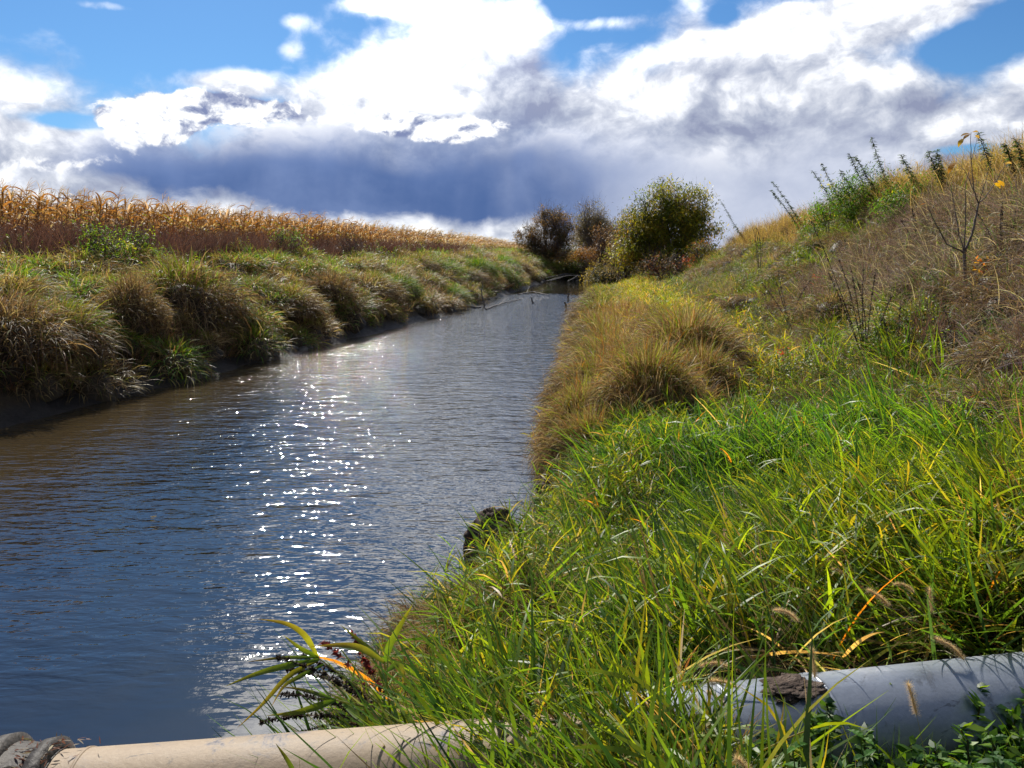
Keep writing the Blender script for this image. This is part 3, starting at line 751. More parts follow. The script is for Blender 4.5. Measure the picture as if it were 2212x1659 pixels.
# ------------------------------------------------------------------ ground cover, left bank
for (nm, kit, n, s0, s1, pat, tb, c2, sc, lab, cat, tall) in (
    ('left_bank_dry_grass', KIT_FAR_DRY, 28000, 0.55, 8.6, lambda x, y: 0.35 + 0.65 * (vn(x * 0.35, y * 0.35, 1) > 0.45), 1.0, (0.8, 0.62, 0.6), (0.55, 1.1), 'matted brown grass over the left bank', 'dead grass', 0.95),
    ('left_bank_green_grass', KIT_FAR_GREEN, 24000, 0.9, 7.2, lambda x, y: np.clip(0.35 + fb(x * 0.4, y * 0.4, 3) * 3.5, 0, 1), 1.0, (1.7, 1.15, 0.8), (0.5, 0.95), 'green grass in patches over the left bank', 'grass', 0.85),
    ('left_bank_weeds', KIT_WEED, 9000, 2.2, 7.0, lambda x, y: np.clip(0.1 + fb(x * 0.5 + 9, y * 0.5, 0) * 4, 0, 1), 1.1, (1.9, 1.4, 0.9), (0.7, 1.25), 'leafy green weeds on the upper left bank', 'weeds', 1.0)):
    d = lambda x, y: (SLf(x, y) > s0) * (SLf(x, y) < s1) * pat(x, y) * np.clip(24 / y, 0.16, 1) * (y < 99)
    p = spread(n, -24, 8, 12, 100, d)
    s_ = np.interp(p[1], [12, 40, 100], [1.0, 1.25, 1.8])[:, None]
    x, y, z = p
    S = R.uniform(*sc, len(x))[:, None] * s_ * np.array([[1, 1, tall]])
    scatter(nm, kit, x, y, z - 0.02, rots(len(x), x, y, None, 0.2), S, tints(x, y, tb, scale=0.5, col2=c2), lab, cat)
PLUMMIX = [(3, (0.085, 0.052, 0.052)), (3, (0.06, 0.038, 0.040)), (0.6, (0.14, 0.08, 0.05))]
KIT_PLUM = Kit([clump(170, 0.4, (0.5, 1.5), (0.006, 0.013), (0.0, 0.6), (0.05, 0.9), PLUMMIX, 4).mesh('plum_clump', DRY_I) for i in range(4)])
d = lambda x, y: band(SLf(x, y), 5.4, 7.9, 0.3) * (y < 75) * np.clip(30 / y, 0.2, 1) * np.where(y < 24, 0.9, 1) * (0.45 + 0.55 * (vn(x * 0.22, y * 0.22, 5) > 0.42))
p = spread(9500, -24, 0, 17, 76, d)
mk('plum_weeds', KIT_PLUM, p, tints(p[0], p[1], 0.95, col2=(1.3, 0.9, 0.8), scale=1.2), (0.55, 1.35), 'dark purple brown dead weeds standing below the corn', 'dead weeds', tilt=0.15)
d = lambda x, y: (SLf(x, y) > 0.8) * (y > 92)
p = spread(6000, -20, 30, 92, 125, d)
mk('far_bank_grass', KIT_FAR_DRY, p, tints(p[0], p[1], 0.8, col2=(0.6, 0.9, 0.5)), (1.2, 1.9), 'dull brown grass around the feet of the far trees', 'grass')


# low hummocks that roughen both banks
d = lambda x, y: (SR(x, y) > 1.0) * (SR(x, y) < 9.0) * upland(x, y) * (y < 62) * np.clip(12 / y, 0.15, 1) * clear(x, y)
p = spread(2600, 1, 20, 4, 62, d)
scatter('slope_hummocks', KIT_LUMP_DRY, p[0], p[1], p[2] - 0.1, rots(len(p[0]), p[0], p[1], None, 0.2), R.uniform(0.22, 0.62, (len(p[0]), 1)) * np.array([[1.15, 1.15, 0.85]]), tints(p[0], p[1], 1.05, scale=1.2, col2=(0.8, 0.72, 0.75)), 'low hummocks of matted brown grass roughening the right hand slope', 'grass hummocks')
d = lambda x, y: (SR(x, y) > 0.6) * (SR(x, y) < 8.0) * upland(x, y) * (y < 62) * green_patch(x, y) * np.clip(12 / y, 0.15, 1) * clear(x, y)
p = spread(2000, 1, 20, 4, 62, d)
scatter('slope_green_hummocks', KIT_LUMP_GREEN, p[0], p[1], p[2] - 0.1, rots(len(p[0]), p[0], p[1], None, 0.2), R.uniform(0.22, 0.55, (len(p[0]), 1)) * np.array([[1.2, 1.2, 0.8]]), tints(p[0], p[1], 1.0, scale=1.2, col2=(1.3, 1.05, 0.8)), 'low green hummocks among the brown ones on the right hand slope', 'grass hummocks')
for nm, kit, lab in (('left_bank_hummocks', KIT_LUMP_DRY, 'low brown hummocks filling the left bank between the big tussocks'), ('left_bank_green_hummocks', KIT_LUMP_GREEN, 'low green hummocks filling the left bank between the big tussocks')):
    d = lambda x, y: (SLf(x, y) > 0.42) * (SLf(x, y) < 5.4) * np.clip(26 / y, 0.2, 1) * (0.35 + 0.65 * (vn(x * 0.5, y * 0.5, 1) > 0.45)) * (y < 98)
    p = spread(3600, -24, 8, 12, 99, d); s_ = np.interp(p[1], [12, 98], [1.0, 1.7])[:, None]
    scatter(nm, kit, p[0], p[1], p[2] - 0.12, rots(len(p[0]), p[0], p[1], None, 0.25), s_ * R.uniform(0.35, 1.0, (len(p[0]), 1)) * np.array([[1.1, 1.1, 0.95]]), tints(p[0], p[1], 1.25, scale=0.7, col2=(1.1, 1.15, 0.9)), lab, 'grass hummocks')
d = lambda x, y: band(SR(x, y), 4.8, 7.6, 0.3) * (y > 5.5) * (y < 17) * clear(x, y) * (vn(x * 0.7, y * 0.7, 0) > 0.5)
p = spread(420, 3, 14, 5.5, 17, d)
mk('slope_dead_weeds', KIT_PLUM, p, tints(p[0], p[1], 1.5, col2=(1.1, 1.0, 0.95)), (0.45, 0.8), 'stiff dead purple brown weeds standing up out of the slope grass', 'dead weeds', tilt=0.15)
d = lambda x, y: (SR(x, y) > 0.4) * lowland(x, y) * (y > 3.6) * (y < 9.5) * (vn(x * 0.9, y * 0.9, 4) > 0.58)
p = spread(620, -1, 7, 3.4, 9.5, d)
mk('meadow_weeds', KIT_WEED, p, tints(p[0], p[1], 0.95, col2=(0.9, 0.7, 0.8)), (0.35, 0.6), 'dark broad leaved weeds here and there in the near grass', 'weeds', tilt=0.4)
# tall grass between path and pipe that hides the joint of the two pipes
d = lambda x, y: (SR(x, y) > 0.06) * (x < 0.68) * (y < 2.75 + x * .15) * (y > 1.35)
p = spread(250, -0.95, 1.1, 1.35, 2.8, d)
mk('pipe_side_grass', KIT_LUSH, p, tints(p[0], p[1], 1.1, col2=(1.2, 0.9, 0.7)), (0.75, 1.15), 'tall lush grass crossing in front of the middle of the pipeline', 'grass', bias=(2.2, 1.2), tilt=0.3)
d = lambda x, y: (SR(x, y) > 0.03) * lowland(x, y) * (1 - over_pipe(x, y)) * (y > 1.4) * gap(x, y) * np.where(y < 3, 1, 0.55) * np.where((y > 3.3) & (SR(x, y) < 0.75), 0.3, 1)
p = spread(2600, -1.8, 7, 1.4, 8.8, d)
mk('coarse_grass', KIT_COARSE, p, tints(p[0], p[1], 1.15, col2=(1.35, 1.1, 0.9)), (0.7, 1.1), 'broad bladed grass lodged at all angles over the near bank', 'grass', bias=(2.4, 1.3), tilt=0.35)
# ------------------------------------------------------------------ corn
CORN = [(4.5, (0.35, 0.155, 0.042)), (2.4, (0.40, 0.22, 0.075)), (3.4, (0.18, 0.085, 0.030)), (1.1, (0.60, 0.46, 0.28)), (0.35, (0.22, 0.22, 0.04))]
def corn_parts(inst, seed, lean=0.12):
    h = R.uniform(1.75, 2.15)
    st, lf, ts = MB(), MB(), MB()
    s_ = np.linspace(0, 1, 6); P = np.stack([0.16 * s_ ** 2 * h * 0.6 + lean * s_ * 0.3, 0.02 * np.sin(s_ * 6 + seed), s_ * h], -1)
    st.add(*tube(P, np.linspace(0.015, 0.007, 6), 5, (0.30, 0.17, 0.06)))
    n = 11; k = np.linspace(0.10, 0.92, n); pts = np.stack([np.interp(k, s_, P[:, j]) for j in range(3)], -1)
    az = np.where(np.arange(n) % 2 == 0, 0.0, math.pi) + R.uniform(-1.1, 1.1, n) + seed * 1.3
    az = np.arctan2(np.sin(az), np.cos(az) + 0.55)       # wind from the left folds the leaves over to the right
    lf.add(*blades(pts, az, R.uniform(0.25, 0.8, n), R.uniform(1.2, 2.4, n), R.uniform(0.45, 0.78, n), R.uniform(0.045, 0.075, n), pick(CORN, n), 6, belly=0.35, tipw=0.06))
    n = 9; top = np.repeat(P[-1:], n, 0)
    ts.add(*blades(top, R.normal(0, 0.7, n), R.uniform(0.15, 0.9, n), R.uniform(0.1, 0.8, n), R.uniform(0.16, 0.38, n), 0.010, pick([(2, (0.36, 0.22, 0.09)), (1, (0.5, 0.36, 0.18))], n), 3, belly=0.6, tipw=0.4))
    return st, lf, ts
protos = []
for i in range(6):
    protos.append([q.mesh(nm, DRY) for q, nm in zip(corn_parts(False, i), ('stalk', 'leaves', 'tassel'))])
kit_m = []
for i in range(6):
    q = corn_parts(True, i); mb = MB()
    for w in q: mb.add(np.vstack(w.v), np.vstack(w.f), np.vstack(w.c))
    kit_m.append(mb.mesh('corn', DRY_I))
KIT_CORN = Kit(kit_m)
def EDGE(y): return np.where(y < 84, XL(np.minimum(y, 84)) - 8.0, XL(84.0) - 8.0 + (y - 84) * 0.088)
singles = []
for row in range(2):
    y = 20.5
    while len(singles) < 150 * (row + 1):
        y += 0.21 + random.uniform(-0.04, 0.04)
        singles.append((float(EDGE(np.array(y))) - row * 0.74 + random.uniform(-0.06, 0.06), y))
for i, (x, y) in enumerate(singles):
    e = empty('corn_plant', (x, y, H(x, y) - 0.03), (random.uniform(-.06, .06), random.uniform(-.04, .08), random.uniform(-.5, .5)), random.uniform(0.86, 1.12))
    tag(e, 'dry golden brown corn plant at the edge of the field on the left bank', 'corn plant', 'corn plants at the field edge')
    for me, nm in zip(protos[i % 6], ('stalk', 'leaves', 'tassel')): link(nm, me, e)
xs, ys = [], []
for row in range(34):
    yy = np.arange(18.0, 200, 0.22); st = np.where(yy < 70, 1, 0.5)
    keep = (R.rand(len(yy)) < st)
    if row < 2: keep &= (yy < 20.5) | (yy > max(s[1] for s in singles))
    yy = yy[keep]; yy = yy + R.uniform(-.05, .05, len(yy))
    xx = EDGE(yy) - row * 0.75 + R.uniform(-.07, .07, len(yy)); ok = xx / yy > -0.86
    xs.append(xx[ok]); ys.append(yy[ok])
x = np.concatenate(xs); y = np.concatenate(ys); z = height(x, y); n = len(x)
s_ = R.uniform(0.84, 1.12, n); wide = np.interp(y, [60, 90], [1, 1.5])
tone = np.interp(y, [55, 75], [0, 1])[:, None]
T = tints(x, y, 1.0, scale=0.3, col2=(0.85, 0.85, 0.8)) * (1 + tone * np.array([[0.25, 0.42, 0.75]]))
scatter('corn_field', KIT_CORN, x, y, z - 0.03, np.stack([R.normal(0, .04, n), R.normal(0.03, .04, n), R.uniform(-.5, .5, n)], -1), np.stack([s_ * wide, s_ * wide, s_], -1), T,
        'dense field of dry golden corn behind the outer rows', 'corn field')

# ------------------------------------------------------------------ tussocks
def bank_pt(side, px, s):
    y = np.arange(2, 100, 0.05); a, _ = ray(px, 700)
    a = (px - 1106) / 1640.0
    x = XL(y) - s if side == 'L' else XR(y) + s
    k = int(np.argmin(np.abs(x - a * y) / y)); return float(x[k]), float(y[k])

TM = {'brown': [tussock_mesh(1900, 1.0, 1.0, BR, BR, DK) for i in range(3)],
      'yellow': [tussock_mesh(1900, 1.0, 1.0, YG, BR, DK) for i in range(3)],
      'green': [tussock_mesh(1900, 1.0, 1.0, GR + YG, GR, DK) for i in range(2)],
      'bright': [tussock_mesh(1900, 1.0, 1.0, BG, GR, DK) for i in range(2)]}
cnt = {}
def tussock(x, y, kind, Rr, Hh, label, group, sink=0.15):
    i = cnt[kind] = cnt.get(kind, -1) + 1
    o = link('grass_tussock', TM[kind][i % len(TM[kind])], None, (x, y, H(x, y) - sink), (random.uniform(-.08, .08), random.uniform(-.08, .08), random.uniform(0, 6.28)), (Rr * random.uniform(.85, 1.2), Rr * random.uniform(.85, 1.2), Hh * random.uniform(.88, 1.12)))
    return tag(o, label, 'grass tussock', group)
LG, RG = 'grass tussocks along the left water edge', 'grass tussocks along the right water edge'
for px, s, kind, Rr, Hh, lab in [
    (25, 1.3, 'brown', 1.25, 1.25, 'shaggy brown tussock cut by the picture edge at the left waterline'),
    (60, 2.9, 'yellow', 1.1, 1.0, 'straw topped tussock behind the shaggy brown one cut by the picture edge'),
    (135, 1.4, 'yellow', 0.95, 1.25, 'tall pale yellow green tussock, second from the left along the water'),
    (215, 1.3, 'green', 0.7, 1.0, 'green drooping tussock between the pale tall one and a narrow brown one'),
    (215, 3.0, 'yellow', 0.8, 0.75, 'small yellowish tussock set back up the bank above the green drooping one'),
    (298, 1.35, 'brown', 0.72, 1.35, 'narrow conical russet tussock just left of the largest domed one'),
    (415, 1.6, 'yellow', 1.25, 1.75, 'largest domed tussock on the left bank, brown sides and yellow green top'),
    (500, 1.4, 'green', 0.85, 1.1, 'bright leafy tussock on the right flank of the largest domed one'),
    (560, 2.6, 'green', 0.8, 0.8, 'green tussock set back up the bank above the stones'),
    (625, 1.5, 'yellow', 1.05, 1.4, 'brown and yellow tussock overhanging a dark hollow above the stones'),
    (722, 1.5, 'brown', 1.05, 1.5, 'rounded russet tussock right of the stones'),
    (812, 1.6, 'yellow', 1.1, 1.4, 'green topped tussock with dark brown skirt above the mud bank'),
    (868, 1.6, 'green', 1.1, 1.35, 'green and brown tussock at the right end of the mud bank'),
    (905, 3.6, 'yellow', 1.2, 1.1, 'yellowish tussock set back behind the mud bank'),
    (968, 0.9, 'bright', 1.0, 0.85, 'small vivid green tussock right at the waterline by the fallen branch'),
    (945, 2.8, 'green', 1.2, 1.2, 'green tussock above and behind the small vivid one'),
    (1005, 1.9, 'yellow', 1.3, 1.3, 'brownish tussock just beyond the small vivid green one'),
    (1035, 1.8, 'bright', 1.4, 1.4, 'vivid green hanging tussock behind the upright pale branch'),
    (1062, 2.0, 'green', 1.4, 1.3, 'green tussock midway between the upright pale branch and the bend'),
    (1085, 2.0, 'bright', 1.5, 1.4, 'bright green tussock fourth from the far bend'),
    (1105, 2.2, 'yellow', 1.5, 1.4, 'olive tussock third from the far bend'),
    (1128, 2.2, 'yellow', 1.6, 1.5, 'brown and olive tussock second from the far bend'),
    (1152, 2.0, 'bright', 1.7, 1.5, 'last green tussock on the left bank before the dark far water')]:
    x, y = bank_pt('L', px, s); tussock(x, y, kind, Rr * 1.22, Hh * 1.12, lab, LG)
TM['tawny'] = [tussock_mesh(5200, 1.0, 1.0, [(2, RUSSET), (3, STRAW), (2.5, YELLOW), (0.8, ORANGE), (1, BRIGHT)], [(3, RUSSET), (2.5, STRAW), (1.6, BROWN), (1.2, (0.16, 0.16, 0.03))], DK, (0.004, 0.014)) for i in range(3)]
for y, s, kind, Rr, Hh, lab in [
    (4.0, 0.30, 'tawny', 0.50, 0.60, 'low brown wiry tuft on the near water edge, closest to the pipe'),
    (4.7, 0.34, 'tawny', 0.55, 0.62, 'low brown wiry tuft on the near water edge, second from the pipe'),
    (5.4, 0.30, 'tawny', 0.42, 0.50, 'low brown wiry tuft beside the dark crumbly clod'),
    (8.9, 0.45, 'tawny', 0.5, 0.85, 'small tawny tussock above the dark eroded lump of bank'),
    (9.5, 1.15, 'tawny', 0.75, 1.2, 'broad tawny tussock standing at the edge of the green grass'),
    (10.0, 0.35, 'tawny', 0.7, 1.15, 'tawny tussock hanging over the water behind the small one'),
    (10.7, 2.0, 'tawny', 0.7, 1.05, 'russet tussock a step inland behind the broad tawny one'),
    (10.9, 0.75, 'tawny', 0.72, 0.85, 'tawny tussock on the right waterline, third back from the dark eroded lump'),
    (12.2, 0.6, 'tawny', 0.85, 1.15, 'tawny tussock leaning out farthest over the right waterline'),
    (12.0, 1.9, 'tawny', 0.95, 1.3, 'tall russet tussock with curling blades facing the green grass'),
    (14.0, 0.8, 'tawny', 0.9, 1.2, 'tawny tussock on the waterline behind the one leaning out farthest'),
    (14.2, 2.2, 'tawny', 1.0, 1.35, 'high russet and yellow tussock behind the tall one with curling blades'),
    (16.5, 0.8, 'tawny', 0.95, 1.15, 'brown tussock on the right waterline in the middle of the row'),
    (17.0, 2.2, 'yellow', 1.0, 1.15, 'yellow green tussock a step inland in the middle of the right row'),
    (20.0, 0.8, 'tawny', 1.0, 1.1, 'brown tussock on the right waterline, fifth from the camera'),
    (24.5, 0.9, 'yellow', 1.1, 1.1, 'yellowish tussock on the right waterline, sixth from the camera'),
    (30.0, 1.0, 'yellow', 1.2, 1.1, 'yellowish tussock on the right waterline before the silt bar'),
    (37.0, 1.2, 'yellow', 1.3, 1.1, 'last tussock on the right waterline, beside the silt bar')]:
    x = float(XR(np.array(y))) + s; tussock(x, y, kind, Rr, Hh, lab, RG)
# ------------------------------------------------------------------ trees and shrubs
def tree(name, x, y, lobes, nt_, nl, leaf, pal, label, cat, group=None, stems=4, bark=BARK, sag=0.0, twig_w=0.03, twigs=3, cloud=0.42, tall_tips=0.0, core=None):
    """lobes: (dx, dy, z, rx, ry, rz) ellipsoids of the crown. Twigs reach tips spread through them; leaves hang about the tips."""
    z0 = H(x, y) - 0.1
    e = empty(name, (x, y, z0)); tag(e, label, cat, group)
    wv = np.array([l[3] * l[4] * l[5] for l in lobes]); wv = wv / wv.sum()
    li = R.choice(len(lobes), nt_, p=wv); Lb = np.array(lobes)[li]
    d_ = R.normal(0, 1, (nt_, 3)); d_ /= np.linalg.norm(d_, axis=1)[:, None]; q = R.rand(nt_)[:, None] ** 0.38
    tips = Lb[:, :3] + d_ * q * Lb[:, 3:] * R.uniform(0.86, 1.12, (nt_, 1)); tips[:, 2] = np.maximum(tips[:, 2], 0.15)
    top = max(l[2] + l[5] for l in lobes)
    tr, tw = MB(), MB(); stem_pts = []
    for s in range(stems):
        l = lobes[s % len(lobes)]
        end = np.array([l[0] + R.uniform(-.4, .4) * l[3], l[1] + R.uniform(-.4, .4) * l[4], min(l[2] + 0.5 * l[5], top * 0.85)])
        st = np.array([R.uniform(-.25, .25) * (stems > 1), R.uniform(-.25, .25) * (stems > 1), 0.0]); u = np.linspace(0, 1, 7)[:, None]
        P = st + (end - st) * np.concatenate([u ** 1.5, u ** 1.5, u], 1) + R.normal(0, 0.05 * top / 8, (7, 3)) * (u > 0)
        tr.add(*tube(P, np.linspace(0.022, 0.006, 7) * top * (1 if stems < 3 else 0.6), 6)); stem_pts.append(P)
    SP = np.vstack(stem_pts)
    for tpt in tips[: nt_ if twigs > 1 else nt_ // 2]:
        c = SP[SP[:, 2] < max(tpt[2] * 0.85, 0.25)]; dd = np.linalg.norm((c - tpt) * [1, 1, 0.8], axis=1); a0 = c[np.argmin(dd)]
        u = np.linspace(0, 1, 5)[:, None]; mid_ = (tpt - a0); P = a0 + mid_ * np.concatenate([u, u, u ** 0.8], 1) + R.normal(0, 0.04, (5, 3)) * (u > 0) * np.linalg.norm(mid_) * 0.5
        tw.add(*tube(P, np.linspace(twig_w * 1.3, twig_w * 0.35, 5), 3))
        m_ = twigs * 2
        if twigs > 1:
            b0 = P[R.randint(2, 5, m_)]; tw.add(*blades(b0, R.uniform(0, 6.28, m_), R.uniform(0.1, 1.2, m_), R.uniform(-0.4, 0.5, m_), R.uniform(0.4, 1.2, m_) * (1 + tall_tips), twig_w * 0.55, (0.1, 0.08, 0.07), 3, tipw=0.3))
    tr.build('trunk', bark, e); tw.build('branches', GREYTWIG if bark is GREYTWIG else TWIG, e)
    if nl:
        per = R.randint(0, nt_, nl); pos = tips[per] + R.normal(0, cloud, (nl, 3)) * [1, 1, 0.8]; pos[:, 2] = np.maximum(pos[:, 2], 0.05)
        tipc = pick(pal, nt_, 0.25)[per]; c = tipc * (1 + R.uniform(-.25, .25, (nl, 1)))
        lf = MB(); lf.add(*blades(pos, R.uniform(0, 6.28, nl), R.uniform(0.4, 2.4, nl), R.uniform(-.5, .8, nl), leaf * R.uniform(0.6, 1.3, nl), leaf * R.uniform(0.45, 0.75, nl), c, 1, belly=0.5, tipw=0.35))
        lf.build('crown', CROWN, e)
    return e
OLIVE = [(4, (0.095, 0.115, 0.016)), (3, (0.15, 0.15, 0.018)), (2.6, (0.24, 0.20, 0.026)), (1.0, (0.24, 0.14, 0.04)), (1.0, (0.04, 0.06, 0.012))]
bx, by, bz = at_y(1440, 590, 68)
tree('tree', bx, by, [(0.3, 0, 5.0, 3.0, 2.6, 2.9), (1.5, 0.3, 3.6, 3.2, 2.6, 2.7), (-1.8, 0, 4.2, 2.2, 2.2, 2.6), (-3.0, -0.3, 2.2, 1.9, 2.0, 2.0), (0.4, -0.5, 1.9, 4.0, 2.4, 1.9), (-0.6, 0.4, 6.6, 1.7, 1.5, 1.5), (1.9, 0, 6.0, 1.6, 1.5, 1.9)],
     440, 30000, 0.25, OLIVE, 'big rounded olive green tree on the right bank, largest tree in view', 'tree', 'trees at the river bend', stems=5, cloud=0.42, tall_tips=0.4)
bx, by, bz = at_y(1352, 585, 72)
tree('tree', bx, by, [(0, 0, 3.4, 1.5, 1.5, 3.0), (-0.6, 0, 2.0, 1.6, 1.5, 1.9), (0.6, 0, 5.2, 1.1, 1.0, 1.8)], 160, 5200, 0.18, [(3, (0.14, 0.10, 0.075)), (2, (0.10, 0.09, 0.02)), (2, (0.20, 0.15, 0.11))],
     'thin half bare grey pink tree against the left side of the big olive one', 'tree', 'trees at the river bend', stems=3, tall_tips=0.3)
bx, by, bz = at_y(1300, 590, 92)
tree('tree', bx, by, [(0.3, 0, 5.0, 1.5, 1.3, 2.4), (-.6, 0, 2.6, 2.2, 1.4, 2.3), (1.2, 0, 3.8, 1.7, 1.2, 2.4)], 130, 6500, 0.22, [(3, (0.085, 0.045, 0.04)), (2, (0.12, 0.07, 0.055))],
     'small plum coloured tree between the orange bush and the olive tree', 'tree', 'trees at the river bend', stems=2, tall_tips=0.2)
bx, by, bz = at_y(1178, 585, 98)
DARKR = [(3, (0.12, 0.075, 0.045)), (3, (0.08, 0.058, 0.04)), (2, (0.20, 0.12, 0.06)), (1, (0.06, 0.06, 0.02))]
tree('tree', bx, by, [(0.3, 0, 4.2, 3.0, 2.2, 3.2), (1.4, 0, 5.2, 2.2, 2.0, 2.3), (-2.0, 0, 3.2, 2.2, 1.8, 2.8), (2.2, 0, 2.4, 2.0, 1.8, 2.4), (0, -.3, 1.6, 3.4, 1.8, 1.6)],
     360, 20000, 0.21, DARKR, 'wide dark half bare thicket tree where the cornfield ends', 'tree', 'trees at the river bend', stems=6, bark=GREYTWIG, twigs=4, tall_tips=0.9, cloud=0.3)
bx, by, bz = at_y(1272, 585, 108)
tree('tree', bx, by, [(0, 0, 4.2, 2.5, 1.6, 3.2), (0.9, 0, 3.0, 2.6, 1.6, 2.6)], 220, 9000, 0.2, [(2, (0.13, 0.11, 0.08)), (1, (0.08, 0.06, 0.05))],
     'bare grey twiggy tree standing behind the orange bush', 'tree', 'trees at the river bend', stems=4, bark=GREYTWIG, twigs=4, tall_tips=0.9)
bx, by, bz = at_y(1290, 590, 112)
tree('tree', bx, by, [(0, 0, 3.2, 3.4, 1.6, 2.6), (2.2, 0, 2.6, 2.4, 1.5, 2.4), (-2, 0, 2.4, 2.2, 1.5, 2.0)], 200, 12000, 0.24, [(3, (0.11, 0.08, 0.05)), (2, (0.08, 0.07, 0.03)), (1, (0.16, 0.10, 0.05))],
     'wide low brown thicket filling the gap behind the orange bush', 'tree', 'trees at the river bend', stems=4, bark=GREYTWIG, tall_tips=0.5)
bx, by, bz = at_y(1258, 590, 100)
tree('bush', bx, by, [(0, 0, 2.6, 1.9, 1.5, 1.6), (0.6, 0, 1.5, 1.9, 1.3, 1.4)], 110, 7000, 0.18, [(3, (0.24, 0.105, 0.018)), (2, (0.17, 0.09, 0.02))],
     'rounded orange brown bush at the end of the water', 'bush', 'bushes at the river bend', stems=3)
bx, by, bz = at_y(1232, 600, 98)
tree('bush', bx, by, [(0, 0, 1.4, 2.4, 1.3, 1.3), (2.0, 0, 1.2, 1.8, 1.2, 1.1)], 120, 7000, 0.18, [(3, (0.035, 0.05, 0.015)), (1, (0.07, 0.10, 0.02))],
     'low dark green bush at the foot of the orange one', 'bush', 'bushes at the river bend', stems=3)
bx, by, bz = at_y(1290, 600, 84)
tree('bush', bx, by, [(0, 0, 1.9, 1.3, 1.0, 1.5), (0.9, 0, 1.2, 1.2, 1.0, 1.1), (-0.8, 0, 0.9, 0.9, .8, 0.7)], 70, 1600, 0.2, [(3, (0.32, 0.24, 0.05)), (1, (0.18, 0.15, 0.04))],
     'sparse bush with pale yellow leaves leaning over the end of the water', 'bush', 'bushes at the river bend', stems=3, bark=GREYTWIG, twigs=4)
bx, by, bz = at_y(1318, 596, 76)
tree('bush', bx, by, [(0, 0, 1.1, 1.8, 1.0, 1.1)], 70, 4500, 0.15, [(3, (0.022, 0.03, 0.012)), (1, (0.05, 0.05, 0.018))],
     'very dark low bush under the left side of the olive tree', 'bush', 'bushes at the river bend', stems=3)
bx, by, bz = at_y(1515, 582, 50)
tree('bush', bx, by, [(0, 0, 1.2, 1.1, 1.0, 1.2), (0.6, 0, 0.8, 1.0, .9, 0.8)], 70, 4200, 0.11, [(1.4, (0.20, 0.075, 0.03)), (3, (0.15, 0.10, 0.035)), (0.4, (0.30, 0.05, 0.02)), (3, (0.08, 0.09, 0.02))],
     'red and orange leaved bush at the right foot of the olive tree', 'bush', 'bushes at the river bend', stems=3, cloud=0.2)
bx, by, bz = at_y(1425, 606, 44)
tree('bush', bx, by, [(0, 0, 0.9, 1.5, .9, 1.0), (1.2, 0, 0.7, 1.1, .8, 0.8)], 90, 2600, 0.09, [(2, (0.13, 0.07, 0.05)), (2, (0.10, 0.09, 0.02)), (1, (0.25, 0.06, 0.03))],
     'leggy brown bush in front of the olive tree', 'bush', 'bushes at the river bend', stems=4, twigs=3, cloud=0.2)

# green leafy shrub and companions on the crest of the right bank
def crest_pt(px, s):
    y = np.arange(7, 70, 0.05); x = XR(y) + s; k = int(np.argmin(np.abs(x / y - (px - 1106) / 1648.0))); return float(x[k]), float(y[k])
FERN = [(4, (0.05, 0.115, 0.015)), (2, (0.085, 0.16, 0.018)), (1, (0.03, 0.07, 0.015)), (0.5, YELLOW)]
for px, s, sc, lab in ((1850, 7.4, 1.35, 'largest dark green leafy shrub on the crest of the right bank'), (1785, 7.5, 1.1, 'leafy green shrub just left of the largest one on the crest'), (1955, 7.4, 1.0, 'paler green shrub right of the largest one, among golden grass')):
    x, y = crest_pt(px, s)
    tree('shrub', x, y, [(0, 0, 0.45 * sc, 0.75 * sc, 0.6 * sc, 0.5 * sc), (-.4 * sc, -.2, 0.3 * sc, 0.6 * sc, .5 * sc, .4 * sc)], 110, 5200, 0.065, FERN, lab, 'shrub', 'leafy shrubs on the crest', stems=4, twig_w=0.006, cloud=0.13, twigs=1)
# shrubs / weeds on the left bank near the corn
for px, s, lab, pal in ((245, 4.6, 'leafy green weed clump under the corn, left of the dark purple weeds', GR), (330, 5.0, 'tall leafy weed with yellow green tips below the dark purple weeds', GR), (770, 5.0, 'bare dark twiggy bush on the left bank above the russet tussock', [(1, BROWN)]), (640, 5.6, 'green weed clump right of the dark purple weeds', GR)):
    x, y = bank_pt('L', px, s); bare = 'bare' in lab
    tree('shrub', x, y, [(0, 0, 0.8, 0.9, 0.8, 0.75)], 70, 200 if bare else 1300, 0.09, pal, lab, 'shrub', None, stems=5, twig_w=0.012, cloud=0.16, twigs=3 if bare else 2, tall_tips=0.0)

# ------------------------------------------------------------------ sapling on the slope
bx, by, bz = hit(2086, 655)
def A(px, py, dy=0.0):
    q = at_y(px, py, by + dy); return np.array(q) - np.array([bx, by, bz])
sap = empty('sapling', (bx, by, bz)); tag(sap, 'bare young sapling with a few yellow leaves on the right hand slope', 'sapling')
BK = (0.1, 0.08, 0.07)
def limb(nm, pts, r0, r1, parent=sap, mat=BARK):
    mb = MB(); P = np.array(pts); u = np.linspace(0, 1, len(P)); k = np.linspace(0, 1, len(P) * 4)
    P = np.stack([np.interp(k, u, P[:, j]) for j in range(3)], -1) + R.normal(0, 0.003, (len(k), 3)); mb.add(*tube(P, np.linspace(r0, r1, len(k)), 7)); return mb.build(nm, mat, parent)
base = np.array([0, 0, -0.1]); fork = A(2083, 546)
limb('trunk', [base, A(2086, 600), fork], 0.028, 0.021)
f2 = A(2114, 439, 0.05)
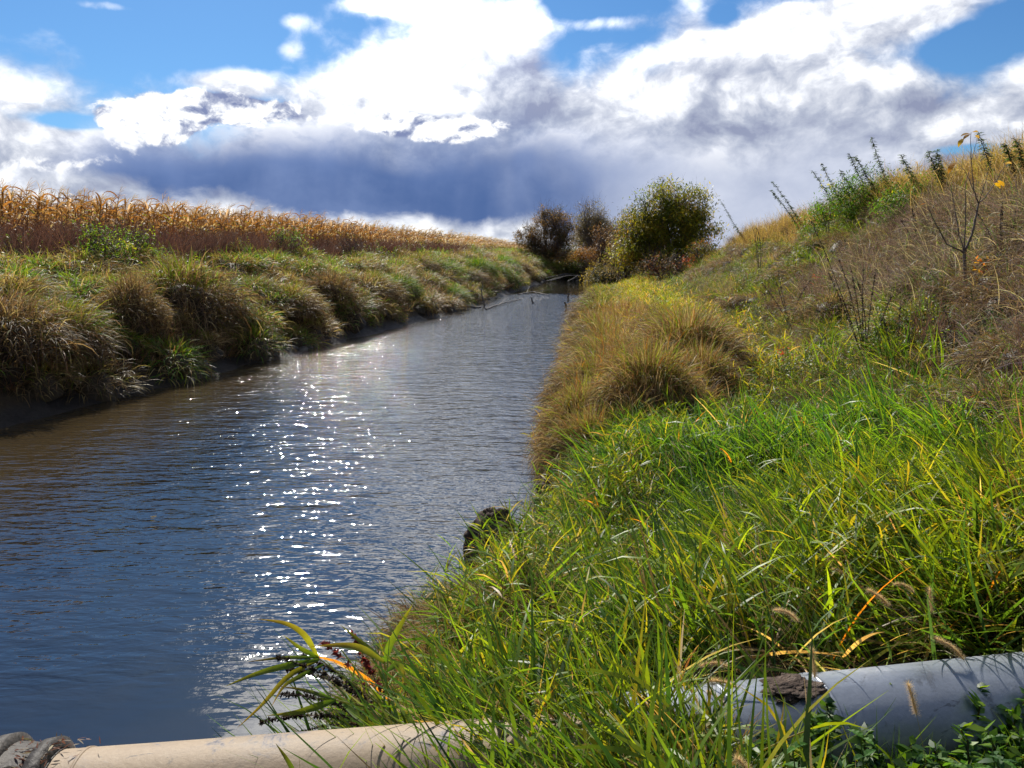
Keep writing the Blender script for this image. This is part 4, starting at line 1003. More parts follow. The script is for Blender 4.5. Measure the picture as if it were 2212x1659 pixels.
for pts, r0, r1 in (([fork, A(2045, 527, -.05), A(2022, 485, -.12), A(2004, 446, -.18)], 0.012, 0.004), ([fork, A(2073, 510, .05), A(2062, 450, .1), A(2053, 400, .12)], 0.009, 0.003),
                    ([fork, A(2086, 470, -.05), A(2084, 410, -.1), A(2092, 372, -.1)], 0.009, 0.003), ([fork, A(2100, 505), f2], 0.017, 0.012),
                    ([f2, A(2104, 412), A(2098, 350), A(2097, 286)], 0.009, 0.003), ([f2, A(2130, 424, .05), A(2152, 392, .1), A(2172, 352, .12)], 0.008, 0.003),
                    ([f2, A(2122, 415, -.1), A(2134, 375, -.14), A(2146, 320, -.2)], 0.006, 0.002), ([A(2098, 345), A(2106, 318, .03), A(2112, 296, .05)], 0.004, 0.0015), ([A(2104, 412), A(2085, 370, .05), A(2070, 352, .06)], 0.005, 0.002),
                    ([A(2022, 485, -.12), A(2010, 500, -.1), A(1996, 470, -.15)], 0.004, 0.0015)):
    limb('branch', pts, r0, r1)
for px, py, az, ln, c, L in ((2097, 288, 3.0, 1.5, (0.42, 0.26, 0.07), .13), (2095, 290, 3.3, 1.9, (0.32, 0.20, 0.08), .12), (2080, 300, 3.6, 2.2, (0.45, 0.30, 0.05), .14), (2100, 285, 0.3, 1.2, (0.2, 0.13, 0.07), .10), (2108, 292, 0.5, 1.7, (0.25, 0.17, 0.08), .09),
                             (2060, 355, 3.5, 2.2, (0.45, 0.22, 0.04), .15), (2070, 352, 3.0, 1.6, (0.38, 0.22, 0.06), .13), (2150, 395, 0.4, 1.8, (0.30, 0.19, 0.02), .13), (2156, 390, 0.0, 2.0, (0.42, 0.25, 0.04), .13), (2172, 352, 0.2, 1.3, (0.3, 0.2, 0.1), .1), (2000, 440, 3.0, 1.5, (0.5, 0.2, 0.03), .08)):
    mb = MB(); mb.add(*blades(A(px, py)[None], az, ln, 0.8, L, L * 0.45, c, 5, twist=0.5, belly=0.4)); mb.build('leaf', LEAF, sap)

# ------------------------------------------------------------------ horseweed on the crest
HW = [(3, (0.03, 0.055, 0.03)), (2, (0.045, 0.08, 0.03)), (1, (0.06, 0.07, 0.05))]
hw = [(1664, 411, 1716, 452, 'lowest drooping horseweed at the left end of the crest'), (1668, 392, 1722, 446, 'drooping horseweed just above the lowest one at the left end of the crest'),
      (1555, 431, 1598, 508, 'lone horseweed spike leaning left beside the olive tree'), (1754, 368, 1800, 425, 'bushy horseweed tip, left one of the pair over the crest shrubs'), (1774, 353, 1812, 420, 'bushy horseweed tip, right one of the pair over the crest shrubs'),
      (1813, 366, 1850, 425, 'shorter bent horseweed left of the two close tall spikes'), (1834, 331, 1868, 412, 'thin left one of two close tall horseweed spikes'), (1848, 337, 1886, 412, 'thick right one of two close tall horseweed spikes'),
      (1883, 298, 1910, 405, 'tallest horseweed spike on the crest'), (1946, 333, 1976, 390, 'nodding horseweed tip among golden foxtails'), (2004, 325, 2022, 385, 'left one of the forked horseweed pair before blue sky'),
      (2024, 325, 2022, 385, 'right one of the forked horseweed pair before blue sky'), (2114, 286, 2134, 362, 'horseweed spike just right of the sapling top'), (2172, 312, 2180, 372, 'brownish horseweed spike right of the sapling'), (2194, 300, 2204, 372, 'rightmost dark horseweed spike on the crest')]
for px, py, qx, qy, lab in hw:
    x, y = crest_pt(qx, 7.6); z = H(x, y)
    b0 = np.array([x, y, z]); tip = np.array(at_y(px, py, y)); bend = np.array(at_y(qx, qy, y)) - b0; bend[2] = max(bend[2], 0.15)
    tv = tip - b0; n = 26; u = np.linspace(0, 1, 12)[:, None]
    P = (1 - u) ** 2 * 0 + 2 * u * (1 - u) * (bend * 0.7) + u ** 2 * tv
    e = empty('horseweed', b0); tag(e, lab, 'weed', 'horseweeds on the crest')
    mb = MB(); mb.add(*tube(P, np.linspace(0.011, 0.004, 12), 4)); mb.build('stem', TWIG, e)
    n = 64; k = R.uniform(0.3, 1, n * 4); Q = np.stack([np.interp(k * 11, np.arange(12), P[:, j]) for j in range(3)], -1)
    mb = MB(); mb.add(*blades(Q, R.uniform(0, 6.28, n * 4), R.uniform(1.0, 2.0, n * 4), R.uniform(0.2, 0.9, n * 4), R.uniform(0.08, 0.16, n * 4) * (1.25 - k * 0.5), 0.024, pick(HW, n * 4), 2, belly=0.4)); mb.build('leaves', LEAF, e)

# ------------------------------------------------------------------ dead knobby weed stalks
def knobby(mb, P, r, size, n, col, jitter=0.6):
    """small dark seed whorls crowded along a stem"""
    k = np.sort(R.uniform(0.08, 1, n)); m_ = len(P); Q = np.stack([np.interp(k * (m_ - 1), np.arange(m_), P[:, j]) for j in range(3)], -1)
    QQ = np.repeat(Q, 5, 0); nn = len(QQ)
    mb.add(*blades(QQ, R.uniform(0, 6.28, nn), R.uniform(0.5, 2.2, nn), R.uniform(-.5, .8, nn), size * R.uniform(.6, 1.2, nn), size * 0.55, np.array(col) * R.uniform(0.6, 1.5, (nn, 1)), 2, belly=0.5, tipw=0.3))
def stalk_plant(name, root, tips, label, cat, r=0.004, size=0.012, n=45, col=(0.05, 0.035, 0.028), bend=0.25, group=None, seedname='seed_whorls'):
    root = np.array(root); e = empty(name, root); tag(e, label, cat, group)
    for tp in tips:
        tv = np.array(tp) - root; u = np.linspace(0, 1, 10)[:, None]
        ctrl = tv * 0.5 + np.array([0, 0, bend * np.linalg.norm(tv)]) + R.normal(0, 0.04, 3) * np.linalg.norm(tv)
        P = 2 * u * (1 - u) * ctrl + u ** 2 * tv
        mb = MB(); mb.add(*tube(P, np.linspace(r, r * 0.45, 10), 4)); st = mb.build('stem', TWIG, e)
        mb = MB(); knobby(mb, P, r, size, n, col); tag(mb.build(seedname, DRY, st), kind='stuff')
    return e
rx, ry, rz = hit(1868, 790)
tips = [at_y(px, py, ry + dy) for px, py, dy in ((1752, 478, .2), (1812, 560, .0), (1835, 565, -.1), (1850, 600, .15), (1866, 572, -.1), (1892, 585, .1), (1925, 640, 0), (1790, 590, .1))]
stalk_plant('dead_weed', (rx, ry, rz), tips, 'clump of dark dead weed stalks fanning up in the middle of the right slope', 'dead weed', 0.006, 0.022, 60, bend=0.1)
rx, ry, rz = hit(1935, 800)
stalk_plant('dead_weed', (rx, ry, rz), [at_y(1910, 690, ry), at_y(1945, 660, ry), at_y(1975, 700, ry)], 'small dark dead weed right of the fanning dead weed clump', 'dead weed', 0.004, 0.02, 40, bend=0.1)
for px, py, w_, h_, lab in ((1705, 705, 60, 120, 'small dark dead weed on the lower left of the slope'), (1985, 560, 50, 120, 'dark dead weed high on the slope left of the sapling'), (2165, 600, 60, 150, 'tall dark dead weed right of the sapling foot'),
                            (1640, 600, 40, 110, 'thin dead weed on the slope near the olive tree'), (2060, 800, 60, 130, 'dark dead weed low on the slope below the sapling'), (1790, 520, 50, 90, 'thin dead weed just under the crest shrubs')):
    x, y, z = hit(px, py)
    stalk_plant('dead_weed', (x, y, z), [at_y(px + random.uniform(-w_, w_), py - h_ * random.uniform(.6, 1.1), y + random.uniform(-.1, .1)) for _ in range(5)], lab, 'dead weed', min(0.0005 * y, 0.006), min(0.0022 * y, 0.024), 40, (0.06, 0.045, 0.04), bend=0.12)
# red leaved weeds
for px, py, lab, pal in ((2118, 640, 'orange and yellow leaved weed beside the foot of the sapling', [(3, (0.5, 0.16, 0.02)), (2, (0.5, 0.30, 0.03))]), (1762, 645, 'small crimson leaved weed in the middle of the right slope', [(1, (0.30, 0.03, 0.03))]),
                         (1690, 820, 'dull red leaved weed at the foot of the slope', [(1, (0.28, 0.06, 0.05))])):
    x, y, z = hit(px, py); mb = MB(); e = empty('red_weed', (x, y, z)); tag(e, lab, 'weed')
    n = 70; k = R.rand(n); Q = np.stack([R.normal(0, .05, n), R.normal(0, .05, n), k * 0.5], -1)
    MB().add(*tube(np.array([[0, 0, -.05], [0.01, 0, .25], [0.03, 0, .5]]), 0.004, 4)).build('stem', TWIG, e)
    mb.add(*blades(Q, R.uniform(0, 6.28, n), R.uniform(.5, 1.5, n), R.uniform(0, .7, n), R.uniform(.05, .09, n), 0.024, pick(pal, n), 2, belly=.45)); mb.build('leaves', LEAF, e)

# ------------------------------------------------------------------ foxtails
def foxtail_parts(hh, head, nod, rr=0.0085, n=420):
    u = np.linspace(0, 1, 9)[:, None]; th = 0.12 + 0.35 * u[:, 0]
    P = np.cumsum(np.stack([np.sin(th), 0 * th, np.cos(th)], -1) * hh / 9, 0) - [0, 0, hh / 9]
    st = MB(); st.add(*tube(P, np.linspace(0.0016, 0.0009, 9), 3, (0.24, 0.22, 0.07)))
    th = th[-1] + nod * np.linspace(0, 1, 9) ** 1.2; Q = np.cumsum(np.stack([np.sin(th), 0 * th, np.cos(th)], -1) * head / 8, 0); Q = P[-1] + Q - Q[0]
    hd = MB(); prof = np.sin(np.linspace(0.25, math.pi - 0.12, 9)) ** 0.5
    hd.add(*tube(Q, rr * 0.4 * prof, 6, (0.50, 0.36, 0.18)))
    k = R.rand(n); pos = np.stack([np.interp(k * 8, np.arange(9), Q[:, j]) for j in range(3)], -1)
    hd.add(*blades(pos, R.uniform(0, 6.28, n), R.uniform(.2, 2.2, n), 0.1, rr * R.uniform(1.2, 2.3, n), 0.0014, pick([(2, (0.72, 0.56, 0.36)), (1, (0.55, 0.40, 0.22))], n), 1, tipw=.2))
    return st.mesh('stem', DRY), hd.mesh('seed_head', DRY)
FT = [foxtail_parts(0.5, L, nod, 0.012, 900) for L, nod in ((0.13, 0.5), (0.14, 1.3), (0.12, 0.2), (0.13, 2.4), (0.16, 0.9))]
def foxtail(x, y, z, az, i, sc, label, group, lean=0.0):
    e = empty('foxtail', (x, y, z), (0, lean, az), sc); tag(e, label, 'foxtail grass', group)
    link('stem', FT[i][0], e); link('seed_head', FT[i][1], e); return e
FG = 'foxtail seed heads in the near grass'
for j, (px, py, az, i, lean, lab) in enumerate([(1608, 928, 3.14, 3, .2, 'foxtail bent right over in a hook beside the brown fan of dead grass'), (1590, 935, 1.5, 2, 0, 'short upright foxtail just left of the hooked one'), (1745, 905, 0.3, 4, .1, 'slender tawny foxtail leaning right in the green slope grass'),
     (2010, 1170, 1.4, 2, 0, 'upright foxtail standing alone at the right, above the bright grass'), (1880, 1150, 2.6, 0, .3, 'pale foxtail leaning left above the bright grass'), (1305, 1280, 2.7, 0, .75, 'foxtail lying flat to the left of centre in the bright grass'), (1545, 1300, 2.6, 4, .6, 'long foxtail lying diagonally in the middle of the bright grass'),
     (1755, 1275, 1.5, 2, .0, 'thick upright foxtail above the grey pipe'), (1960, 1345, 1.7, 2, .05, 'upright tan foxtail near the right end above the pipe'), (1150, 1410, 3.0, 1, .7, 'foxtail drooping left in the dark centre grass'), (1160, 1460, 1.6, 2, .1, 'small upright foxtail below the drooping one in the dark centre grass'),
     (1100, 1425, 3.1, 0, .8, 'pale foxtail lying level left of the drooping one'), (1010, 1350, 3.0, 2, .7, 'small foxtail among the orange edge grass'), (1220, 1540, 2.7, 1, .6, 'foxtail leaning left below the dark centre grass'), (1420, 1490, 2.9, 0, .75, 'foxtail lying level at the hidden end of the grey pipe'),
     (1585, 1435, 2.4, 2, .4, 'short foxtail above the mud patch on the pipe'), (1465, 1600, 2.2, 2, .4, 'blunt foxtail at the bottom, left of the nettles'), (1410, 1440, 2.9, 4, .75, 'long pale foxtail pointing left above the end of the grey pipe'), (722, 1590, 1.6, 2, .2, 'foxtail hanging over the tan pipe by the bank')]):
    hh = 0.50 * math.cos(lean) + 0.12
    x, y, z = hit(px, py, hh); ox = 0.20 + 0.35 * math.sin(lean)
    foxtail(x - ox * math.cos(az), y - ox * math.sin(az), z, az, i, 0.8, lab, FG, lean)
for j in range(16):
    px, py = random.uniform(880, 2180), random.uniform(1080, 1480); ln = random.uniform(.1, .8)
    x, y, z = hit(px, py, 0.5 * math.cos(ln) + 0.14); az = random.gauss(2.8, 0.5); ox = 0.2 + 0.35 * math.sin(ln)
    foxtail(x - ox * math.cos(az), y - ox * math.sin(az), z, az, random.randrange(5), random.uniform(.6, .8), 'one of the smaller foxtails scattered through the bright near grass', 'smaller foxtails scattered in the near grass', ln)
for j in range(200):
    px = random.uniform(1640, 2300); x, y = crest_pt(px, random.uniform(6.9, 8.4))
    foxtail(x, y, H(x, y), random.gauss(0.1, 0.5), random.choice((0, 1, 3, 4)), random.uniform(1.1, 1.7), 'golden foxtail standing along the skyline of the right bank', 'foxtails along the crest', random.uniform(-.15, .2))
# ------------------------------------------------------------------ the pipeline across the creek
PA, PB = np.array([-1.40, 2.18, 1.25]), np.array([1.98, 2.78, 1.25])
pd = (PB - PA) / np.linalg.norm(PB - PA); PR = 0.2
def onpipe(x): return PA + pd * ((x - PA[0]) / pd[0])
def pipe_material(name, stops, stain, metallic, rough, bump):
    m, t, o = material(name); tcn = new(t, 'ShaderNodeTexCoord'); mp = new(t, 'ShaderNodeMapping'); t.links.new(tcn.outputs['Object'], mp.inputs[0]); mp.inputs['Scale'].default_value = (1.0, 2.6, 2.6)
    n1_ = noise(t, mp.outputs[0], 2.2, 8, 0.65); n2_ = noise(t, tcn.outputs['Object'], 7, 8, 0.7, 0.4); n3_ = noise(t, tcn.outputs['Object'], 60, 5, 0.7); n4_ = noise(t, mp.outputs[0], 5.0, 4, 0.6, 1.2)
    base_ = ramp(t, n1_ * 0.7 + n3_ * 0.3, stops)
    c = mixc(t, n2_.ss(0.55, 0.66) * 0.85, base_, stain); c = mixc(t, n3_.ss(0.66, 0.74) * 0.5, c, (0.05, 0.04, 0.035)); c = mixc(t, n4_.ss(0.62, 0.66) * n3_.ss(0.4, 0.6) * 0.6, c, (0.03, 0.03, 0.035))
    p = new(t, 'ShaderNodeBsdfPrincipled'); t.links.new(c, p.inputs['Base Color']); p.inputs['Metallic'].default_value = metallic
    t.links.new((n1_ * 0.35 + (rough - 0.15) + n2_.ss(0.6, 0.7) * 0.3).s, p.inputs['Roughness'])
    b = new(t, 'ShaderNodeBump'); b.inputs['Strength'].default_value = bump; b.inputs['Distance'].default_value = 0.01; t.links.new((n2_ + n3_ * 0.4).s, b.inputs['Height']); t.links.new(b.outputs[0], p.inputs['Normal'])
    t.links.new(p.outputs[0], o.inputs[0]); return m
GALV = pipe_material('galvanised_steel', [(0.3, (0.15, 0.17, 0.20)), (0.55, (0.24, 0.265, 0.31)), (0.75, (0.36, 0.38, 0.42))], (0.10, 0.11, 0.13), 0.45, 0.42, 0.25)
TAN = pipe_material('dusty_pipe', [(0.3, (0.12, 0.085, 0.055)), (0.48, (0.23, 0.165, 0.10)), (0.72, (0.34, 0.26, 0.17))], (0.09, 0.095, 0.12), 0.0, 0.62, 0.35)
def lathe(name, mat, prof, parent, seg=72, dent=0.0):
    """prof: (distance along the pipe, radius); local x is the pipe's own axis"""
    pr = np.array(prof, float); a_ = np.linspace(0, 2 * math.pi, seg, endpoint=False)
    rr = pr[:, 1][:, None] * (1 + dent * (vn(pr[:, 0][:, None] * 3 + 5, a_[None] * 1.5 + 2, 3) - 0.5))
    v = np.stack([np.repeat(pr[:, 0][:, None], seg, 1), rr * np.cos(a_)[None], rr * np.sin(a_)[None]], -1).reshape(-1, 3)
    i = np.arange(len(pr) - 1)[:, None] * seg; j = np.arange(seg)[None]; j2 = (j + 1) % seg
    return link(name, raw_mesh(name, v, np.stack([i + j, i + j2, i + seg + j2, i + seg + j], -1).reshape(-1, 4), mat), parent)
yaw = math.atan2(pd[1], pd[0])
g = empty('steel_pipe', tuple(onpipe(0.35)), (0, 0, yaw)); tag(g, 'large blue grey metal pipe lying in the grass at the lower right', 'pipe')
xs_ = np.linspace(0, 4.2, 60); lathe('barrel', GALV, [(x, PR) for x in xs_], g, dent=0.012)
def ringp(x, w=0.012, h=0.008): return [(x - w, PR - 0.004), (x - w * .6, PR + h), (x + w * .6, PR + h), (x + w, PR - 0.004)]
for xx in (0.42, 0.80): lathe('seam', GALV, ringp(xx, 0.010, 0.004), g)
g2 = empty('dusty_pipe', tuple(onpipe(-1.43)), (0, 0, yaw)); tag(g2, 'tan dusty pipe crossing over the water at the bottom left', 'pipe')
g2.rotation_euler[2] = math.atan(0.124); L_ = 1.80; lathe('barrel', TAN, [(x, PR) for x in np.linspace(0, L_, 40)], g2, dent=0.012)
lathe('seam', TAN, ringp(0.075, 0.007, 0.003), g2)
# rubber coupling at the pipe's left end
g3 = empty('pipe_coupling', tuple(onpipe(-1.45)), (0, 0, yaw)); tag(g3, 'weathered black rubber coupling at the left end of the tan pipe', 'coupling')
prof = [(-1.3, 0.17), (-0.42, 0.17), (-0.34, 0.20), (-0.26, 0.235), (-0.16, 0.245), (-0.08, 0.235), (-0.02, 0.222), (0.02, 0.204)]
lathe('sleeve', RUBBER, prof, g3, dent=0.06)
for xx, r_ in ((-0.30, 0.235), (-0.14, 0.262), (-0.01, 0.238)): lathe('band', RUBBER, [(xx - 0.03, r_ - 0.03), (xx - 0.024, r_), (xx + 0.016, r_ + 0.004), (xx + 0.026, r_ - 0.03)], g3, dent=0.03)
n = 150; q = onpipe(-1.5); aa = R.normal(0.0, 0.45, n); pos = np.stack([R.normal(q[0] + 0.02, 0.06, n), q[1] + 0.235 * np.sin(aa), q[2] + 0.235 * np.cos(aa)], -1)
mb = MB(); mb.add(*blades(pos, R.uniform(0, 6.28, n), R.uniform(1.2, 1.8, n), 0.3, R.uniform(.012, .04, n), R.uniform(.003, .009, n), pick([(3, (0.17, 0.06, 0.03)), (2, BROWN), (1, STRAW)], n), 2)); tag(mb.build('leaf_litter', DRY), 'red brown dead leaves and bits lying on the black coupling', 'leaf litter', kind='stuff')

# ------------------------------------------------------------------ lumps of earth, stones
def lump_mesh(name, mat, r, seed, amp=0.35, sub=24, squash=1.0, freq=2.2):
    th = np.linspace(0, math.pi, sub // 2 + 1); ph = np.linspace(0, 2 * math.pi, sub, endpoint=False)
    X = np.stack([np.sin(th)[:, None] * np.cos(ph), np.sin(th)[:, None] * np.sin(ph), np.repeat(np.cos(th)[:, None], sub, 1)], -1)
    o_ = seed * 17.3
    nn = lambda f, s: (vn(X[..., 0] * f + o_, X[..., 1] * f + X[..., 2] * f * 0.7 + o_, s) + vn(X[..., 2] * f + o_, X[..., 0] * f * 0.8 - X[..., 1] * f * 0.6 + o_, s + 1)) * 0.5 - 0.5
    rad_ = r * (1 + amp * 2 * nn(freq, 0) + amp * 0.9 * nn(freq * 3, 2) + amp * 0.5 * nn(freq * 8, 4))
    v = (X * rad_[..., None]).reshape(-1, 3) * [1, 1, squash]
    i = np.arange(len(th) - 1)[:, None] * sub; j = np.arange(sub)[None]; j2 = (j + 1) % sub
    return raw_mesh(name, v, np.stack([i + j, i + sub + j, i + sub + j2, i + j2], -1).reshape(-1, 4), mat)
for lx, ly, lab in ((-1.55, 3.25, 'curled pale leaf floating on the water just above the tan pipe'), (-4.2, 8.6, 'small tan leaf floating in the left part of the near water'), (-1.7, 9.5, 'small tan leaf floating in mid stream')):
    mb = MB(); mb.add(*blades(np.zeros((1, 3)), 0.4, 1.45, 0.25, 0.07, 0.022, (0.40, 0.33, 0.20), 5, twist=0.3, belly=.45)); tag(mb.build('floating_leaf', LEAF, None, (lx, ly, 0.004)), lab, 'leaf')
x, y, z = -0.17, 6.6, 0.0
o = link('soil_clod', lump_mesh('soil_clod', CLOD, 0.26, 3, 0.34, 96, 1.45, 2.2), None, (x, y, z + 0.38)); tag(o, 'dark crumbly clod of soil sticking up at the near water edge', 'soil clod')
x, y, z = 0.50, 8.3, 0.0
o = link('soil_clod', lump_mesh('soil_clod', CLOD, 0.27, 8, 0.5, 96, 1.2, 2.6), None, (x + 0.05, y, z + 0.3)); tag(o, 'dark eroded lump of bank under the nearest tawny tussock', 'soil clod')
o = link('mud_patch', lump_mesh('mud_patch', CLOD, 0.065, 5, 0.7, 64, 0.22, 3.0), None, tuple(onpipe(1.02) + np.array([0, -0.03, PR + 0.0])), (0.1, 0, 0.3), (1.6, 0.9, 1)); tag(o, 'crusted patch of dried mud stuck on top of the grey pipe', 'mud')
SM = [lump_mesh('stone', STONE, 0.12, s, 0.38, 12, 0.65, 1.6) for s in range(6)]
for i in range(34):
    px = random.uniform(535, 690) if i < 28 else random.uniform(230, 500)
    s = random.uniform(0.05, 0.75); x, y = bank_pt('L', px, s)
    o = link('stone', SM[i % 6], None, (x, y, H(x, y) + 0.02), (random.uniform(-.4, .4), random.uniform(-.4, .4), random.uniform(0, 6)), random.choice((0.6, 0.9, 1.1, 1.5)))
    tag(o, 'grey stone at the foot of the left bank by the water', 'stone', 'stones along the left waterline')

# ------------------------------------------------------------------ sticks and branches in the water
def stick(name, pts, r0, r1, label, cat='branch', group=None, forks=()):
    P = np.array(pts, float); o_ = P[0].copy(); P = P - o_
    e = empty(name, o_); tag(e, label, cat, group)
    k = np.linspace(0, len(P) - 1, len(P) * 4); Q = np.stack([np.interp(k, np.arange(len(P)), P[:, j]) for j in range(3)], -1) + R.normal(0, r0 * .25, (len(k), 3))
    MB().add(*tube(Q, np.linspace(r0, r1, len(k)), 7)).build('main_limb', DRIFTWOOD, e)
    for a_, b_, r_ in forks:
        a_ = Q[int(a_ * (len(Q) - 1))]; b_ = np.array(b_) - o_; u = np.linspace(0, 1, 6)[:, None]
        MB().add(*tube(a_ + (b_ - a_) * u + R.normal(0, .02, (6, 3)) * u, np.linspace(r_, r_ * .3, 6), 5)).build('side_limb', DRIFTWOOD, e)
    return e
def W(px, py, z):
    a, b = ray(px, py); y = (z - CAM_H) / b; return (a * y, y, z)
y0 = W(1040, 664, 0)[1]
stick('fallen_branch', [W(935, 652, 0.45), W(985, 660, 0.2), W(1040, 664, 0.03)], 0.10, 0.05, 'thick dead branch sloping from the left bank into the water', forks=((0.7, at_y(1000, 632, y0), .04), (0.4, at_y(960, 640, y0 + 2), .03)))
stick('fallen_branch', [at_y(1046, 664, y0), at_y(1040, 630, y0), at_y(1044, 606, y0)], 0.045, 0.015, 'pale upright forked branch at the left waterline', forks=((0.3, at_y(1072, 642, y0), .03), (0.6, at_y(1028, 612, y0), .02), (0.15, at_y(1085, 634, y0 + 1), .025)))
stick('fallen_branch', [W(1050, 668, 0.02), W(1085, 655, 0.12), W(1125, 646, .02)], 0.05, 0.02, 'low tangled branch just right of the pale upright one', forks=((0.4, W(1100, 640, .3), .03),))
y1 = W(1152, 655, 0)[1]
stick('stake', [at_y(1153, 658, y1), at_y(1147, 642, y1)], 0.06, 0.04, 'short dark stick leaning left in mid stream', 'stick')
y1 = W(1224, 670, 0)[1]
stick('stake', [at_y(1223, 672, y1), at_y(1222, 656, y1), at_y(1219, 652, y1)], 0.07, 0.05, 'stubby dark stick nearest the silt bar', 'stick')
y1 = W(1227, 650, 0)[1]
stick('stake', [at_y(1227, 650, y1), at_y(1228, 634, y1)], 0.07, 0.05, 'upright dark stick in mid stream behind the stubby one', 'stick')
stick('fallen_branch', [W(1248, 672, 0.02), W(1265, 666, 0.1), W(1296, 654, .35)], 0.09, 0.05, 'dark log resting against the silt bar on the right', 'log')
stick('fallen_branch', [W(1120, 636, 0.02), W(1150, 630, .06), W(1185, 637, .02)], 0.05, 0.02, 'thin pale branch floating across the far water', forks=((0.5, W(1198, 624, .3), .03), (0.3, W(1145, 618, .3), .03)))
for k in range(14):
    a_ = W(random.uniform(1180, 1330), random.uniform(601, 609), 0.1); y = a_[1]
    stick('deadwood', [(a_[0] - random.uniform(.5, 2), y, .05), (a_[0], y + random.uniform(-.5, .5), random.uniform(.3, .7)), (a_[0] + random.uniform(.5, 2), y, random.uniform(.1, .9))], .06, .02, 'dark deadwood stick piled where the water ends', 'deadwood', 'deadwood sticks at the end of the water')

# ------------------------------------------------------------------ plants hanging over the water at the lower left
def shoot_thing(name, stem, leaves, label, cat, sw=0.005):
    o_ = np.array(stem[0]); e = empty(name, o_); tag(e, label, cat); P = np.array(stem) - o_
    k = np.linspace(0, len(P) - 1, 10); Q = np.stack([np.interp(k, np.arange(len(P)), P[:, j]) for j in range(3)], -1)
    MB().add(*tube(Q, np.linspace(sw, sw * .5, 10), 5, (0.16, 0.18, 0.05))).build('stem', LEAF, e)
    for pts, w, c in leaves:
        P = np.array(pts) - o_; k = np.linspace(0, len(P) - 1, 12)
        Q = np.stack([np.interp(k, np.arange(len(P)), P[:, j]) for j in range(3)], -1)
        for _ in range(2): Q[1:-1] = (Q[:-2] + Q[1:-1] * 2 + Q[2:]) / 4
        T = np.gradient(Q, axis=0); T /= np.linalg.norm(T, axis=1)[:, None]; S_ = np.cross(T, np.array([0.15, -0.75, 0.65])); S_ /= np.linalg.norm(S_, axis=1)[:, None]
        u = np.linspace(0, 1, 12); ww = w * 0.72 * np.clip(np.minimum(0.4 + u * 2.2, 1.02 - u ** 2.2), 0.02, 1); N_ = np.cross(T, S_)
        v = np.stack([Q - S_ * ww[:, None], Q + N_ * ww[:, None] * 0.35, Q + S_ * ww[:, None]], 1).reshape(-1, 3)
        i = np.arange(11)[:, None] * 3; f = np.concatenate([i + np.array([[0, 1, 4, 3]]), i + np.array([[1, 2, 5, 4]])])
        cc = np.repeat(np.array(c[0])[None] * (1 - u[:, None] ** 1.5) + np.array(c[1])[None] * u[:, None] ** 1.5, 3, 0)
        MB().add(v, f, cc).build('leaf', LEAF, e)
    return e
y = 2.75
B = lambda px, py, dy=0.0: at_y(px, py, y + dy)
G1, G2, Y1 = ((0.07, 0.14, 0.015), (0.20, 0.19, 0.02)), ((0.05, 0.11, 0.02), (0.16, 0.10, 0.03)), ((0.16, 0.18, 0.02), (0.24, 0.16, 0.03))
shoot_thing('reed_shoot', [B(860, 1560, -.1), B(798, 1503), B(688, 1422, .05)],
            [([B(688, 1422, .05), B(660, 1370), B(620, 1345, -.05), B(556, 1337, -.1)], .017, Y1), ([B(688, 1420, .05), B(650, 1402), B(612, 1372)], .014, G1), ([B(690, 1420, .05), B(610, 1420), B(533, 1430)], .010, G2),
             ([B(690, 1424, .05), B(600, 1442, -.05), B(550, 1456, -.1), B(486, 1483, -.15)], .018, G1), ([B(688, 1426, .05), B(620, 1458), B(570, 1520, -.05), B(512, 1573, -.1)], .015, Y1), ([B(700, 1435, .05), B(640, 1465), B(612, 1480), B(586, 1527)], .013, G2)],
            'arching reed shoot with long leaves hanging out over the water', 'reed')
shoot_thing('reed_shoot', [B(850, 1600, -.1), B(838, 1500), B(830, 1430)],
            [([B(830, 1430), B(780, 1398), B(740, 1392), B(672, 1397)], .020, Y1), ([B(830, 1430), B(790, 1395, .1), B(735, 1350, .15)], .016, G1), ([B(832, 1430), B(840, 1395), B(868, 1345), B(892, 1305)], .020, G1), ([B(836, 1450), B(860, 1430), B(872, 1450), B(870, 1480)], .018, G2)],
            'upright reed shoot right of the arching one, leaves spread both ways', 'reed')
shoot_thing('reed_shoot', [B(880, 1590, -.2), B(800, 1530, -.1), B(726, 1512, -.1)],
            [([B(726, 1512, -.1), B(680, 1528, -.1), B(640, 1540, -.1), B(575, 1546, -.1)], .020, G1), ([B(726, 1512, -.1), B(660, 1490, -.1), B(598, 1482, -.1)], .009, G2), ([B(740, 1520, -.1), B(790, 1560, -.2), B(840, 1590, -.2)], .018, G1)],
            'low reed shoot pointing left just above the tan pipe', 'reed')
